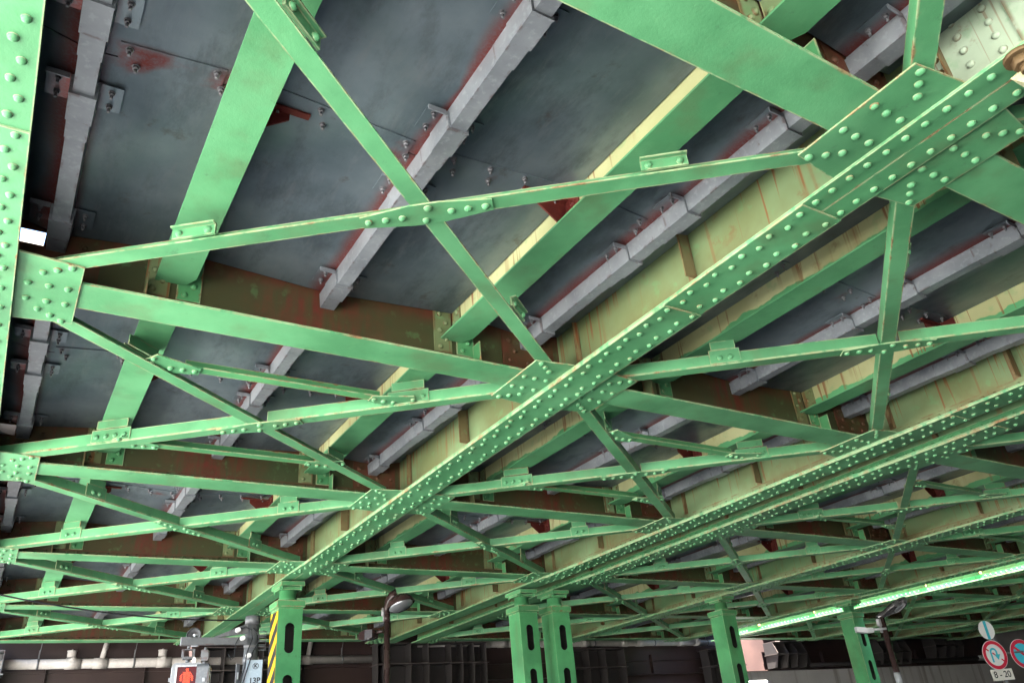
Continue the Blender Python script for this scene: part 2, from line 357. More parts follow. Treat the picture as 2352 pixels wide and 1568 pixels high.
# ------------------------------------------------------------------ main girders
def make_girder(i):
    x = GX[i]
    t = thing('plate_girder', None, 'girder', (x, 0, 0), 'main plate girders of the viaduct')
    later = i >= 2
    f = MB()
    f.box(-0.205, -0.0025, Y0, Y1, 3.188, 3.210); f.box(0.0025, 0.205, Y0, Y1, 3.188, 3.210)   # two angle legs with a seam
    top = 3.188
    steps = [(2.50, 13.6), (3.93, 13.1)]
    if i in (2, 3): steps = [(-3.0, 13.6), (4.5, 13.2)]
    if i >= 4: steps = [(-3.0, 20.5)]
    for a, b in steps:
        f.box(-0.205, 0.205, a, b, top - 0.012, top); top -= 0.012
    levels = [(Y0, 3.188)] + [(a, 3.188 - 0.012 * (k + 1)) for k, (a, b) in enumerate(steps)]
    ends = [1e9] + [b for a, b in steps]
    def zat(y):
        z = 3.188
        for (a, b), k in zip(steps, range(9)):
            if a < y < b: z = 3.188 - 0.012 * (k + 1)
        return z
    n = 0; y = -0.6
    while y < (13.7 if i < 4 else 20.4):
        zz = zat(y); near_plain = (i < 2 and y < 2.45)
        off = 0.132 if near_plain else (0.137 if n % 2 else 0.094)
        for sg in (-1, 1): f.dome((sg * off, y, zz), (0, 0, -1), 0.0215, 0.018, 9)
        y += 0.1385; n += 1
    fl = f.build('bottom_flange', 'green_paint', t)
    w = MB(); w.box(-0.006, 0.006, Y0, Y1, 3.214, 4.75)
    if i: w.box(-0.19, 0.19, Y0, Y1, 4.75, 4.78)
    w.build('web', 'girder_web_paint' if i < 3 else 'green_web_paint', t)
    if i == 1:                          # riveted web splice next to the bearing, cream paint
        sp = MB()
        sp.box(-0.020, -0.0075, 0.15, 1.62, 3.33, 4.25); sp.box(-0.034, -0.0205, 0.30, 1.02, 3.33, 4.25); sp.box(-0.046, -0.0345, 0.50, 0.80, 3.33, 4.25)
        for yy in (0.22, 0.40, 0.58, 0.72, 0.92, 1.12, 1.30, 1.50):
            xx = -0.046 if 0.5 < yy < 0.8 else (-0.034 if 0.3 < yy < 1.02 else -0.020)
            for j in range(8):
                zz = 3.38 + 0.115 * j + (0.055 if int(yy * 50) % 2 else 0)
                sp.dome((xx, yy, zz), (-1, 0, 0), 0.021, 0.02, 10)
        sp.build('splice_plate', 'cream_web_paint', t)
    a = MB()                            # web leg of the flange angles
    for sg in (-1, 1):
        a.box(min(sg * 0.0075, sg * 0.019), max(sg * 0.0075, sg * 0.019), Y0, Y1, 3.2115, 3.335)
        if later:
            y = 0.0
            while y < 21.2:
                a.dome((sg * 0.019, y, 3.275), (sg, 0, 0), 0.020, 0.016, 7); y += 0.139
    a.build('web_angle', 'green_paint_worn' if i in (3, 6) else ('girder_web_paint' if later else 'green_paint_worn'), t)
    for k in range(-1, 5):              # web stiffeners at mid bay and by the beams
        for dy, sz in ((PITCH / 2 - 0.02, 0.125), (-0.36, 0.06)):
            for sg in (-1, 1):
                s = MB(); y = BY(k) + dy
                if y < -1 or y > 21: continue
                s.box(min(sg * 0.02, sg * (0.02 + sz)), max(sg * 0.02, sg * (0.02 + sz)), y - 0.006, y + 0.006, 3.337, 4.74)
                s.box(min(sg * 0.0075, sg * 0.019), max(sg * 0.0075, sg * 0.019), y + 0.0065, y + 0.085, 3.337, 4.74)
                for j in range(5): s.dome((sg * 0.019, y + 0.045, 3.42 + 0.1 * j), (sg, 0, 0), 0.019, 0.015, 7)
                if in_view([(x + sg * 0.05, y, 3.45)], 10): s.build('stiffener', 'stiffener_paint', t)
    for k in KS:                        # gusset plates that take beam flange and braces
        for sg in (-1, 1):
            if (i, sg) in ((0, -1), (2, 1), (3, -1), (5, 1), (6, -1), (9, 1)): continue
            y = BY(k)
            if not in_view([(x + sg * u, y + v, 3.2) for u in (0.21, 0.6) for v in (-0.42, 0.42)], MV): continue
            g = MB()
            xo, xi = sg * 0.60, sg * 0.165
            ring = [(xi, y - 0.47, 3.2115), (xo, y - 0.415, 3.2115), (xo, y + 0.415, 3.2115), (xi, y + 0.47, 3.2115)]
            if sg < 0: ring = ring[::-1]
            g.hexa(ring + [(p[0], p[1], 3.2235) for p in ring])
            riv = [(u, v) for v in (-0.095, 0.125) for u in (0.53, 0.41, 0.28)]
            for s2 in (-1, 1): riv += [(0.525, s2 * 0.392), (0.445, s2 * 0.328), (0.36, s2 * 0.265)]
            for u, v in riv: g.dome((sg * u, y + v, 3.2115), (0, 0, -1), 0.0225, 0.019, 9)
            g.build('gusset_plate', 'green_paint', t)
    return t
GLABEL = ['pale green edge girder with zigzag rivets under its flange, outermost of all girders',
          'green girder with olive web and zigzag rivets standing on the striped column',
          'first of the paired green girders, its olive web facing the striped column',
          'second of the paired green girders, close beyond its twin',
          'green riveted girder next beyond the pair, over the lone unstriped column',
          'green riveted girder just before the sunlit gap, over the column by the slim lamp',
          'girder with its riveted lower edge lit bright by the sun',
          'first dark girder beyond the sunlit one', 'second dark girder beyond the sunlit one', 'third dark girder beyond the sunlit one']
girders = []
for i in range(10):
    g = make_girder(i); g['label'] = GLABEL[i]; girders.append(g)

# ------------------------------------------------------------------ cross-beams
def make_beam(si, rivets):
    gl, gr = GX[SPANS[si][0]], GX[SPANS[si][1]]; h = (gr - gl) / 2
    t = thing('cross_beam', None, 'cross-beam', (0, 0, 0), 'cross-beams between the main girders')
    f = MB(); f.box(-h + 0.215, h - 0.215, -0.18, 0.18, 3.2255, 3.243)
    f.box(-h + 0.215, h - 0.215, -0.12, -0.0075, 3.2435, 3.255)
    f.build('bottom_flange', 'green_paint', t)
    w = MB()
    if si == 0:                         # cut-out beside the drain channel
        w.box(-h + 0.022, -2.30, -0.006, 0.006, 3.2445, 4.6); w.box(-2.13, h - 0.022, -0.006, 0.006, 3.2445, 4.6)
        w.box(-2.2999, -2.1301, -0.006, 0.006, 3.2445, 3.572); w.box(-2.2999, -2.1301, -0.006, 0.006, 3.70, 4.6)
    else: w.box(-h + 0.022, h - 0.022, -0.006, 0.006, 3.2445, 4.6)
    w.v = [(a, b, c - 3.2) for a, b, c in w.v]
    w.build('web', 'cross_beam_web_paint', t, (0, 0, 3.2))
    a = MB()
    for sg in (-1, 1): a.box(-h + 0.3, h - 0.3, min(sg * 0.0075, sg * 0.018), max(sg * 0.0075, sg * 0.018), 3.2555, 3.345)
    if rivets:
        x = -h + 0.4
        while x < h - 0.35:
            a.dome((x, -0.018, 3.302), (0, -1, 0), 0.020, 0.017, 8); x += 0.137
    a.v = [(p, b, c - 3.2) for p, b, c in a.v]
    a.build('web_angle', 'cross_beam_web_paint', t, (0, 0, 3.2))
    for xs in (-1.228, 1.222):          # angles and rivets where the stringers join
        for s2 in (-1, 1):
            c = MB(); u = xs + s2 * 0.115
            c.box(u - 0.09, u + 0.09, -0.020, -0.0075, 3.348, 4.2)
            if s2 == (1 if xs > 0 else -1): c.box(u + s2 * 0.079, u + s2 * 0.09, -0.15, -0.0205, 3.258, 3.46)
            for j in range(6): c.dome((u + (0.03 if j % 2 else -0.03), -0.020, 3.40 + 0.085 * j), (0, -1, 0), 0.021, 0.018, 8)
            c.build('connection_angle', 'green_paint_worn' if s2 > 0 else 'girder_web_paint', t)
    for sg in (-1, 1):                  # riveted end plates by the girders
        e = MB(); u = sg * (h - 0.4)
        if si == 0 and sg < 0:
            e.box(u - 0.3, -2.30, -0.019, -0.0075, 3.348, 4.3); e.box(-2.13, u + 0.3, -0.019, -0.0075, 3.348, 4.3); e.box(-2.2999, -2.1301, -0.019, -0.0075, 3.348, 3.572)
        else: e.box(u - 0.3, u + 0.3, -0.019, -0.0075, 3.348, 4.3)
        for j in range(3):
            for q in range(3):
                if si == 0 and sg < 0 and q == 0 and j > 0: continue
                e.dome((u - 0.22 + 0.2 * q + 0.06 * (j % 2), -0.019, 3.40 + 0.11 * j), (0, -1, 0), 0.021, 0.018, 8)
        e.build('end_plate', 'cross_beam_web_paint', t)
    return t
BEAM = {}
for si, (a, b) in enumerate(SPANS):
    for k in KS:
        x0, x1 = GX[a], GX[b]
        if not in_view(line_pts((x0 + .3, BY(k), 3.22), (x1 - .3, BY(k), 3.22)), MV): continue
        key = (si if si < 2 else si, k >= 2)
        p = BEAM.setdefault(key, Proto(lambda si=si, k=k: make_beam(si, k >= 2)))
        p.place(((x0 + x1) / 2, BY(k), 0), f'green cross-beam with olive web across the {SNAME[si]}, {ORD[k]} beam row from the camera')

# ------------------------------------------------------------------ stringers
def make_stringer(side):
    L0, L1 = 0.022, PITCH - 0.022
    t = thing('stringer', None, 'stringer', (0, 0, 0), 'stringers between the cross-beams')
    f = MB()
    f.prism([(-0.14, L0 + 0.14, 3.48), (-0.06, L0, 3.48), (0.06, L0, 3.48), (0.14, L0 + 0.14, 3.48), (0.14, L1 - 0.12, 3.48), (0.08, L1, 3.48), (-0.14, L1, 3.48)], (0, 0, 0.016))
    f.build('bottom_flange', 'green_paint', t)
    w = MB(); w.box(-0.006, 0.006, L0, L1, 3.4975, 4.3); w.build('web', 'stringer_web_paint', t)
    for y in (L0 + 0.09, L1 - 0.09):
        c = MB(); c.box(-0.018, -0.0075, y - 0.075, y + 0.075, 3.50, 4.2); c.box(0.0075, 0.018, y - 0.075, y + 0.075, 3.50, 4.2)
        for j in range(3):
            for sg in (-1, 1): c.dome((sg * 0.018, y + (0.03 if j % 2 else -0.03), 3.55 + 0.085 * j), (sg, 0, 0), 0.021, 0.018, 8)
        c.build('end_angle', 'girder_web_paint', t)
    y = PITCH / 2 + 0.03                # three-cornered bracket that carries the panel joint
    for sg in (side,):
        b = MB()
        b.prism([(sg * 0.02, y, 3.505), (sg * 0.12, y, 3.53), (sg * 0.30, y, 3.67), (sg * 0.30, y, 3.73), (sg * 0.02, y, 3.745)][::sg], (0, 0.012, 0))
        b.box(min(sg * 0.0075, sg * 0.02), max(sg * 0.0075, sg * 0.02), y - 0.16, y + 0.05, 3.505, 3.86)
        b.box(min(sg * 0.03, sg * 0.42), max(sg * 0.03, sg * 0.42), y - 0.05, y - 0.0, 3.715, 3.728)
        for j in range(2): b.dome((sg * 0.02, y - 0.09, 3.56 + 0.1 * j), (sg, 0, 0), 0.021, 0.018, 8)
        b.build('bracket', 'red_rust_plate', t)
    return t
STR = [Proto(lambda: make_stringer(1)), Proto(lambda: make_stringer(-1))]
SX = (-1.228, 1.222)
for si, (a, b) in enumerate(SPANS):
    c = (GX[a] + GX[b]) / 2
    for k in range(-1, 5):
        for q, dx in enumerate(SX):
            if not in_view(line_pts((c + dx, BY(k), 3.5), (c + dx, BY(k + 1), 3.5)), MV): continue
            STR[q].place((c + dx, BY(k), 0), f'green stringer, {"first" if q == 0 else "second"} of two in the {SNAME[si]}, {ORD[k]} bay from the camera')

# ------------------------------------------------------------------ deck panels and drain channels
REG = [(-2.36, -1.25, -2.05), (-1.205, 1.205, 0.0), (1.25, 2.42, 2.02)]   # from, to, channel (from span centre)
RN = ['nearer the first girder', 'between the stringers', 'nearer the second girder']
def make_panel(r):
    x0, x1, xc = REG[r]; x0 -= xc; x1 -= xc
    t = thing('deck_panel', None, 'deck panel', (0, 0, 0), 'grey panels under the track deck')
    L = PITCH / 2
    zs, zc = 3.765, 3.69
    for sg, xe in ((-1, x0), (1, x1)):
        for y0, y1, dz in ((-L + 0.03, -0.004, 0.0), (0.010, L - 0.035, 0.003)):
            s = MB(); xa, xb = (xe, -0.03) if sg < 0 else (0.03, xe)
            if r == 0 and sg < 0 and y0 < -1: y0 += 0.36
            za, zb = (zs, zc) if sg < 0 else (zc, zs)
            s.hexa([(xa, y0, za + dz), (xb, y0, zb + dz), (xb, y1, zb + dz), (xa, y1, za + dz), (xa, y0, za + 0.006 + dz), (xb, y0, zb + 0.006 + dz), (xb, y1, zb + 0.006 + dz), (xa, y1, za + 0.006 + dz)])
            s.build('sheet', 'galvanised_panel', t)
    for sg, xe in ((-1, x0), (1, x1)):
        p = MB(); sl = (zs - zc) / (abs(xe) - 0.03)
        def zz(x): return zc + (abs(x) - 0.03) * sl
        a, b = sg * 0.13, xe - sg * 0.10
        if abs(b - a) < 0.2: continue
        lo, hi = min(a, b), max(a, b)
        p.hexa([(lo, -0.125, zz(lo) - 0.010), (hi, -0.125, zz(hi) - 0.010), (hi, 0.07, zz(hi) - 0.010), (lo, 0.07, zz(lo) - 0.010), (lo, -0.125, zz(lo) - 0.001), (hi, -0.125, zz(hi) - 0.001), (hi, 0.07, zz(hi) - 0.001), (lo, 0.07, zz(lo) - 0.001)])
        n = max(2, int((hi - lo) / 0.24))
        for j in range(n):
            u = lo + 0.05 + (hi - lo - 0.1) * j / (n - 1)
            for yy in (-0.085, 0.03): p.bolt((u + (0.05 if yy > 0 else 0), yy, zz(u) - 0.010), (0, 0, -1), 0.018, 0.05, 1)
        p.build('joint_plate', ['galvanised_panel', 'galvanised_bolt'], t)
    return t
PAN = [Proto(lambda r=r: make_panel(r)) for r in range(3)]
def make_channel():
    t = thing('drain_channel', None, 'drain channel', (0, 0, 0), 'galvanised drain channels under the deck')
    L = PITCH / 2
    def trough(b, y0, y1, w0, w1, z0, z1):
        b.hexa([(-w0, y0, z0), (w0, y0, z0), (w0, y1, z0), (-w0, y1, z0), (-w1, y0, z1), (w1, y0, z1), (w1, y1, z1), (-w1, y1, z1)])
    b = MB(); trough(b, -L + 0.02, L - 0.03, 0.055, 0.064, 3.552, 3.70); b.build('trough', 'galvanised_channel', t)
    for y, big in ((-1.32, 1), (-0.34, 1), (0.36, 1), (1.66, 1)):
        s = MB(); trough(s, y - 0.13, y + 0.10, 0.070, 0.080, 3.536, 3.680)
        trough(s, y + 0.10, y + 0.27, 0.0615, 0.0715, 3.545, 3.682)
        for sg in (-1, 1): s.box(min(sg * 0.072, sg * 0.20), max(sg * 0.072, sg * 0.20), y - 0.13, y + 0.08, 3.678, 3.684, 2)
        s.box(-0.073, 0.073, y - 0.140, y - 0.128, 3.532, 3.675)
        s.box(-0.205, -0.081, y - 0.14, y - 0.131, 3.640, 3.6775, 0)
        for sg in (-1, 1):
            for yy in (-0.08, 0.04): s.bolt((sg * 0.14, y + yy, 3.678), (0, 0, -1), 0.016, 0.05, 1)
        s.build('sleeve', ['galvanised_channel', 'galvanised_bolt', 'galvanised_panel'], t)
    return t
CHA = Proto(make_channel)
for si, (a, b) in enumerate(SPANS):
    c = (GX[a] + GX[b]) / 2
    for k in range(-1, 5):
        ym = BY(k) + PITCH / 2
        for r in range(3):
            x0, x1, xc = REG[r]
            if in_view([(c + u, ym + v, 3.75) for u in (x0, (x0 + x1) / 2, x1) for v in (-1.9, -1.2, -.6, 0, .6, 1.2, 1.9)], MV):
                PAN[r].place((c + xc, ym, 0), f'grey deck panel {RN[r]} of the {SNAME[si]}, {ORD[k]} bay from the camera')
            if in_view(line_pts((c + xc, ym - 1.9, 3.5), (c + xc, ym + 1.9, 3.5)), MV):
                CHA.place((c + xc, ym, 0), f'galvanised drain channel {RN[r]} of the {SNAME[si]}, {ORD[k]} bay from the camera')

# ------------------------------------------------------------------ cross braces
ALONG = {}
def angle_bar(b, x0, x1, far, z=3.2255):
    b.box(x0, x1, -0.065, 0.065, z, z + 0.011)
    if far: b.box(x0, x1, 0.054, 0.065, z + 0.0115, z + 0.125)
    else: b.box(x0, x1, -0.065, -0.054, z + 0.0115, z + 0.125)
def make_brace(W, far, split, four):
    L = math.hypot(W, PITCH) / 2
    t = thing('cross_brace', None, 'brace', (0, 0, 0), 'diagonal braces between the girders')
    e = L - 0.33; z = 3.2255
    if split:
        for x0, x1 in ((-e, -0.10), (0.10, e)):
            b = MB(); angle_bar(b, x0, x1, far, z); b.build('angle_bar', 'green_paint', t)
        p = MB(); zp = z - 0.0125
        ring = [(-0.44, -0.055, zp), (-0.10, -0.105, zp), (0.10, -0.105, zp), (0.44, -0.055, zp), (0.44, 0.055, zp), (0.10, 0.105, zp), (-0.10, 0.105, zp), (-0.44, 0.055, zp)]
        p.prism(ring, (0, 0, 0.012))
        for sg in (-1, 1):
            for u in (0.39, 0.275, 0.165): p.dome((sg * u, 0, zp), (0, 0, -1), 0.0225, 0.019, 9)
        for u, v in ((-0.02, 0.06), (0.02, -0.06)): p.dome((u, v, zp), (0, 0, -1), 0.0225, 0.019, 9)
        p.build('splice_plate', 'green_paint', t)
    else:
        b = MB(); angle_bar(b, -e, e, far, z + 0.0003); b.build('angle_bar', 'green_paint', t)
    for sg in (-1, 1):                  # clips where the brace hangs under a stringer
        u = sg * 1.225 / W * 2 * L; c = MB(); n = 4 if four else 2; w = 0.21 if four else 0.15
        y = 0.066 if far else -0.066; o = 1 if far else -1
        if far and not four:
            c.box(u - w, u + w, -0.085, -0.0665, z + 0.02, z + 0.105); c.box(u - w, u + w, -0.12, -0.0855, z + 0.094, z + 0.105)
            for j in range(2): c.dome((u + (j - 0.5) * 0.2, -0.085, z + 0.055), (0, -1, 0), 0.0225, 0.019, 9)
        else:
            c.box(u - w, u + w, min(y, y + o * 0.012), max(y, y + o * 0.012), z + 0.014, z + (0.16 if not four else 0.15))
            c.box(u - w * 0.8, u + w * 0.8, min(y, y + o * 0.011), max(y, y + o * 0.011), z + 0.16, 3.478)
            for j in range(n): c.dome((u + (j - (n - 1) / 2) * 0.1, y + o * 0.012, z + 0.07), (0, o, 0), 0.0225, 0.019, 9)
        c.build('hanger_clip', 'green_paint', t)
    return t
BR = {}
for si, (a, b) in enumerate(SPANS):
    W = GX[b] - GX[a]; c = (GX[a] + GX[b]) / 2; ang = math.atan2(PITCH, W)
    for k in range(-1, 5):
        ym = BY(k) + PITCH / 2
        for d in (1, 2):
            s = 1 if d == 1 else -1
            if not in_view(line_pts((c - W / 2 + .3, ym - s * (PITCH / 2 - .25), 3.22), (c + W / 2 - .3, ym + s * (PITCH / 2 - .25), 3.22)), MV): continue
            if d == 1: far = k <= 0 or (k == 1 and si == 0)
            else: far = (k <= 0 and si == 0)
            split = (d == 2) if k <= 1 else (d == 1)
            key = (si, far, split, k == 1)
            p = BR.setdefault(key, Proto(lambda key=key, W=W: make_brace(W, key[1], key[2], key[3])))
            p.place((c, ym, 0), f'green {"rising" if d == 2 else "falling"} diagonal brace of the {SNAME[si]}, {ORD[k]} bay from the camera', s * ang)

# struts of the third bay, joining the two stringers
def make_strut(W):
    t = thing('cross_strut', None, 'strut', (0, 0, 0), 'cross struts of the third bay')
    b = MB(); b.box(-0.92, 0.92, -0.055, 0.055, 3.262, 3.273); b.box(-0.92, 0.92, 0.044, 0.055, 3.2735, 3.37); b.build('angle_bar', 'green_paint_worn', t)
    for sg in (-1, 1):
        g = MB(); r = [(sg * 0.80, -0.06, 3.2475), (sg * 1.18, -0.20, 3.2475), (sg * 1.30, 0.0, 3.2475), (sg * 1.18, 0.13, 3.2475), (sg * 0.80, 0.06, 3.2475)]
        g.prism(r[::sg], (0, 0, 0.0125))
        for j in range(3): g.dome((sg * (0.84 + 0.1 * j), 0, 3.2475), (0, 0, -1), 0.0225, 0.019, 9)
        for j in range(3): g.dome((sg * 1.2 - 0.0, -0.13 + 0.09 * j, 3.2475), (0, 0, -1), 0.0225, 0.019, 9)
        g.build('gusset_plate', 'green_paint', t)
    return t
ST = Proto(lambda: make_strut(0))
for si, (a, b) in enumerate(SPANS):
    W = GX[b] - GX[a]; c = (GX[a] + GX[b]) / 2
    for q in (0, 1):
        y = BY(1) + PITCH * ((W / 2 - 1.225) / W if q == 0 else 1 - (W / 2 - 1.225) / W)
        if in_view(line_pts((c - 1, y, 3.25), (c + 1, y, 3.25)), MV):
            ST.place((c, y, 0), f'green strut joining the brace crossings in the {SNAME[si]}, third bay, {"nearer the camera" if q == 0 else "farther one"}')

# ------------------------------------------------------------------ track deck above, keeps the daylight out
def slab(boxes, label):
    m = MB()
    for bx in boxes: m.box(*bx)
    m.v = [(x, y, z + ZO) for x, y, z in m.v]
    tag(m.build('track_deck', 'dark_concrete'), label, 'track deck', 'decks above the girders')
bx = [(-0.19, 4.30, -40, 23.15, 4.0, 4.5)]
ys = -40.0
for k in range(-1, 6):
    if k in (1, 2, 3):
        bx.append((-0.50, -0.1905, ys, BY(k) + 0.44, 4.001, 4.05)); ys = BY(k) + 0.72
bx.append((-0.50, -0.1905, ys, 23.1, 4.001, 4.05))
slab(bx, 'dark track deck over the edge span, seen through the gaps by the edge girder')
slab([(4.43, 20.1, -40, 23.15, 4.0, 4.5)], 'dark track deck over the second, third and fourth spans')
slab([(21.95, 43.04, -40, 21.4, 4.0, 4.5), (26.2, 43.04, 21.405, 23.15, 4.0, 4.5), (20.11, 24.1, 21.405, 23.15, 4.0, 4.5)], 'dark track deck over the spans beyond the sunlit gap')

# ------------------------------------------------------------------ columns
def make_column(stripes=False):
    t = thing('steel_column', None, 'column', (0, 0, 0), 'green columns under the girders')
    h = 0.215; zb, zt = -1.6, 2.70
    s = MB()                            # three plain sides, the front side carries the slots
    s.box(-h, -h + 0.012, -h + 0.0125, h, zb, zt); s.box(h - 0.012, h, -h + 0.0125, h, zb, zt); s.box(-h + 0.0125, h - 0.0125, h - 0.012, h, zb, zt)
    slots = [(1.96, 2.46), (1.12, 1.62), (0.28, 0.78), (-0.56, -0.06)]
    sw = 0.085
    for side in (-1, 1):
        s.box(min(side * sw, side * h), max(side * sw, side * h), -h, -h + 0.012, zb, zt, 0, False)
    edges = [zb] + [z for a, b in reversed(slots) for z in (a, b)] + [zt]
    for j in range(0, len(edges), 2): s.box(-sw + 0.0002, sw - 0.0002, -h, -h + 0.012, edges[j], edges[j + 1], 0, False)
    for a, b in slots:                  # round the slot ends
        for zc, sg in ((a, 1), (b, -1)):
            for side in (-1, 1):
                arc = [(side * sw, -h, zc + sg * sw)] + [(side * sw * math.cos(q * math.pi / 10), -h, zc + sg * (sw - sw * math.sin(q * math.pi / 10))) for q in range(1, 6)]
                poly = [(side * sw, -h + 0.0001, zc)] + [(p[0], -h + 0.0001, p[2]) for p in arc]
                if side * sg > 0: poly = poly[::-1]
                s.prism(poly, (0, 0.0115, 0))
        s.tube([(-sw * 0.995, -h + 0.004, a + sw), (-sw * 0.995, -h + 0.004, b - sw)], 0.006, 6); s.tube([(sw * 0.995, -h + 0.004, a + sw), (sw * 0.995, -h + 0.004, b - sw)], 0.006, 6)
    s.build('shaft', 'green_column', t)
    il = MB(); q = h - 0.0135  # dark lining added to put the shade behind the slots into colour
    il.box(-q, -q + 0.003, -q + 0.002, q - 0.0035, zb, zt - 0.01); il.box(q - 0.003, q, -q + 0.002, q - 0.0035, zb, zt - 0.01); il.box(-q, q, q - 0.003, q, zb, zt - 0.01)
    il.build('slot_shade_lining', 'grimy_steel', t)
    c = MB()
    def fr(z0, z1, a, b): c.hexa([(-a, -a, z0), (a, -a, z0), (a, a, z0), (-a, a, z0), (-b, -b, z1), (b, -b, z1), (b, b, z1), (-b, b, z1)])
    fr(2.70, 2.73, h + 0.001, 0.25); fr(2.7305, 2.83, 0.25, 0.25); fr(2.8305, 2.845, 0.21, 0.21)
    c.build('cap', 'green_paint_worn', t)
    b = MB(); b.tube([(0, 0, 2.846), (0, 0, 2.90), (0, 0, 2.901), (0, 0, 3.03)], [0.16, 0.16, 0.145, 0.15], 20)
    b.box(-0.2, 0.2, -0.17, 0.17, 3.031, 3.075)
    b.build('bearing', 'green_column', t)
    p = MB(); p.box(-0.21, 0.21, -0.30, 0.30, 3.0765, 3.15)
    for sx in (-1, 1):
        for sy in (-1, 1):
            p.bolt((sx * 0.17, sy * 0.23, 3.0765), (0, 0, -1), 0.028, 0.07); 
    p.build('sole_plate', 'green_paint_worn', t)
    if stripes:
        pl = MB(); pl.box(-h - 0.006, -h - 0.001, -h + 0.005, h - 0.005, zb, 2.66); q = pl.build('hazard_sheet', 'hazard_yellow', t)
        d = MB(); z = -2.6
        while z < 2.9:                  # slanted black bars clipped to the sheet
            y0, y1 = -h + 0.006, h - 0.006; rise = 0.36
            ring = [(y0, z + rise), (y1, z), (y1, z + 0.19), (y0, z + rise + 0.19)]
            def clip(poly, zc, keep):
                o = []
                for m in range(len(poly)):
                    a, bq = poly[m], poly[(m + 1) % len(poly)]
                    ia, ib = (a[1] - zc) * keep >= 0, (bq[1] - zc) * keep >= 0
                    if ia: o.append(a)
                    if ia != ib:
                        f = (zc - a[1]) / (bq[1] - a[1]); o.append((a[0] + (bq[0] - a[0]) * f, zc))
                return o
            poly = clip(clip(ring, 2.655, -1), zb + 0.005, 1)
            if len(poly) > 2: d.prism([(-h - 0.0065, y, zz) for y, zz in poly], (-0.002, 0, 0))
            z += 0.38
        d.build('hazard_stripe', 'hazard_black', q)
    return t
c1 = make_column(True); c1.location = (4.345, 14.42, ZO); c1['label'] = 'green slotted column with yellow and black hazard stripes down one side'
colp = Proto(make_column)
for x, lb in ((9.30, 'first of two adjacent green slotted columns, its left side lit bright'), (10.12, 'second of two adjacent green slotted columns, darker and touching its neighbour'),
              (15.10, 'green slotted column next right of the twin columns, no stripes'), (20.02, 'green slotted column beside the slim street lamp, under the sunlit beam')):
    colp.place((x, 14.42, 0), lb)
# shoe bolts of the bearing at the picture's upper corner
t = thing('bearing_shoe', 'cream bearing shoe with a big rusty bolt under the single girder', 'bearing', (4.365, 1.05, 0))
b = MB(); b.hexa([(-0.10, -0.5, 3.02), (0.30, -0.5, 3.02), (0.30, 0.02, 3.02), (-0.10, 0.02, 3.02), (-0.16, -0.5, 3.08), (0.34, -0.5, 3.08), (0.34, 0.07, 3.08), (-0.16, 0.07, 3.08)])
b.hexa([(-0.16, -0.5, 3.0805), (0.34, -0.5, 3.0805), (0.34, 0.07, 3.0805), (-0.16, 0.07, 3.0805), (-0.12, -0.5, 3.12), (0.34, -0.5, 3.12), (0.34, 0.03, 3.12), (-0.12, 0.03, 3.12)])
b.build('shoe', 'old_cream_paint', t)
b = MB(); b.tube([(-0.17, -0.02, 3.165), (-0.17, -0.02, 3.14)], 0.085, 16); b.tube([(-0.17, -0.02, 3.1395), (-0.17, -0.02, 3.09)], 0.055, 6); b.tube([(-0.17, -0.02, 3.0895), (-0.17, -0.02, 3.05)], 0.03, 10)
b.build('bolt', 'rusty_nut', t)

# ------------------------------------------------------------------ abutment at the far end
def S(name, m, mats, kind='structure', label=None, cat=None):
    m.v = [(x, y, z + ZO) for x, y, z in m.v]
    return tag(m.build(name, mats), label, cat, None, kind)
YW = 23.2
t = thing('brown_girder', 'long dark brown steel girder closing the view behind the pipes', 'girder', (0, YW, 0))
m = MB(); m.box(-6, 43, 0, 0.02, 2.36, 4.6); m.build('web', 'brown_steel', t)
m = MB(); m.box(-6, 43, -0.16, 0.16, 2.335, 2.3595); m.build('bottom_flange', 'brown_steel', t)
m = MB(); m.box(-6, 24, -0.05, -0.0005, 2.80, 2.83); m.build('rib', 'brown_steel', t)
for x in (-2, 1.2, 3.4, 7.5, 20.2, 29.5, 36.0):
    m = MB(); m.box(x, x + 0.012, -0.14, -0.0005, 2.361, 3.0); m.build('stiffener', 'brown_steel', t)
m = MB(); m.box(-6, 24.3, YW + 0.03, YW + 0.4, -1.6, 2.33)
for z in (1.6, 0.8): m.box(-6, 24.3, YW + 0.018, YW + 0.0295, z, z + 0.03)
S('brown_wall', m, 'brown_steel', 'thing', 'dark brown panelled wall under the brown girder', 'wall')
m = MB(); m.box(24.305, 43, YW + 0.03, YW + 0.5, -1.6, 2.33)
S('concrete_wall', m, 'stained_concrete', 'thing', 'rust streaked grey concrete wall below the brown girder', 'wall')
m = MB(); m.box(43.05, 43.6, -42, 24, -1.6, 5.0)
S('side_wall', m, 'dark_concrete', 'thing', 'dark concrete side wall closing the far end of the underpass', 'wall')

m = MB(); m.box(3.0, 43, -9.6, -9.0, -1.6, 4.6)  # unseen wall, added only to keep light from behind out
S('concrete_wall', m, 'dark_concrete', 'thing', 'unseen dark concrete wall added behind the camera to block light from the near end', 'wall')
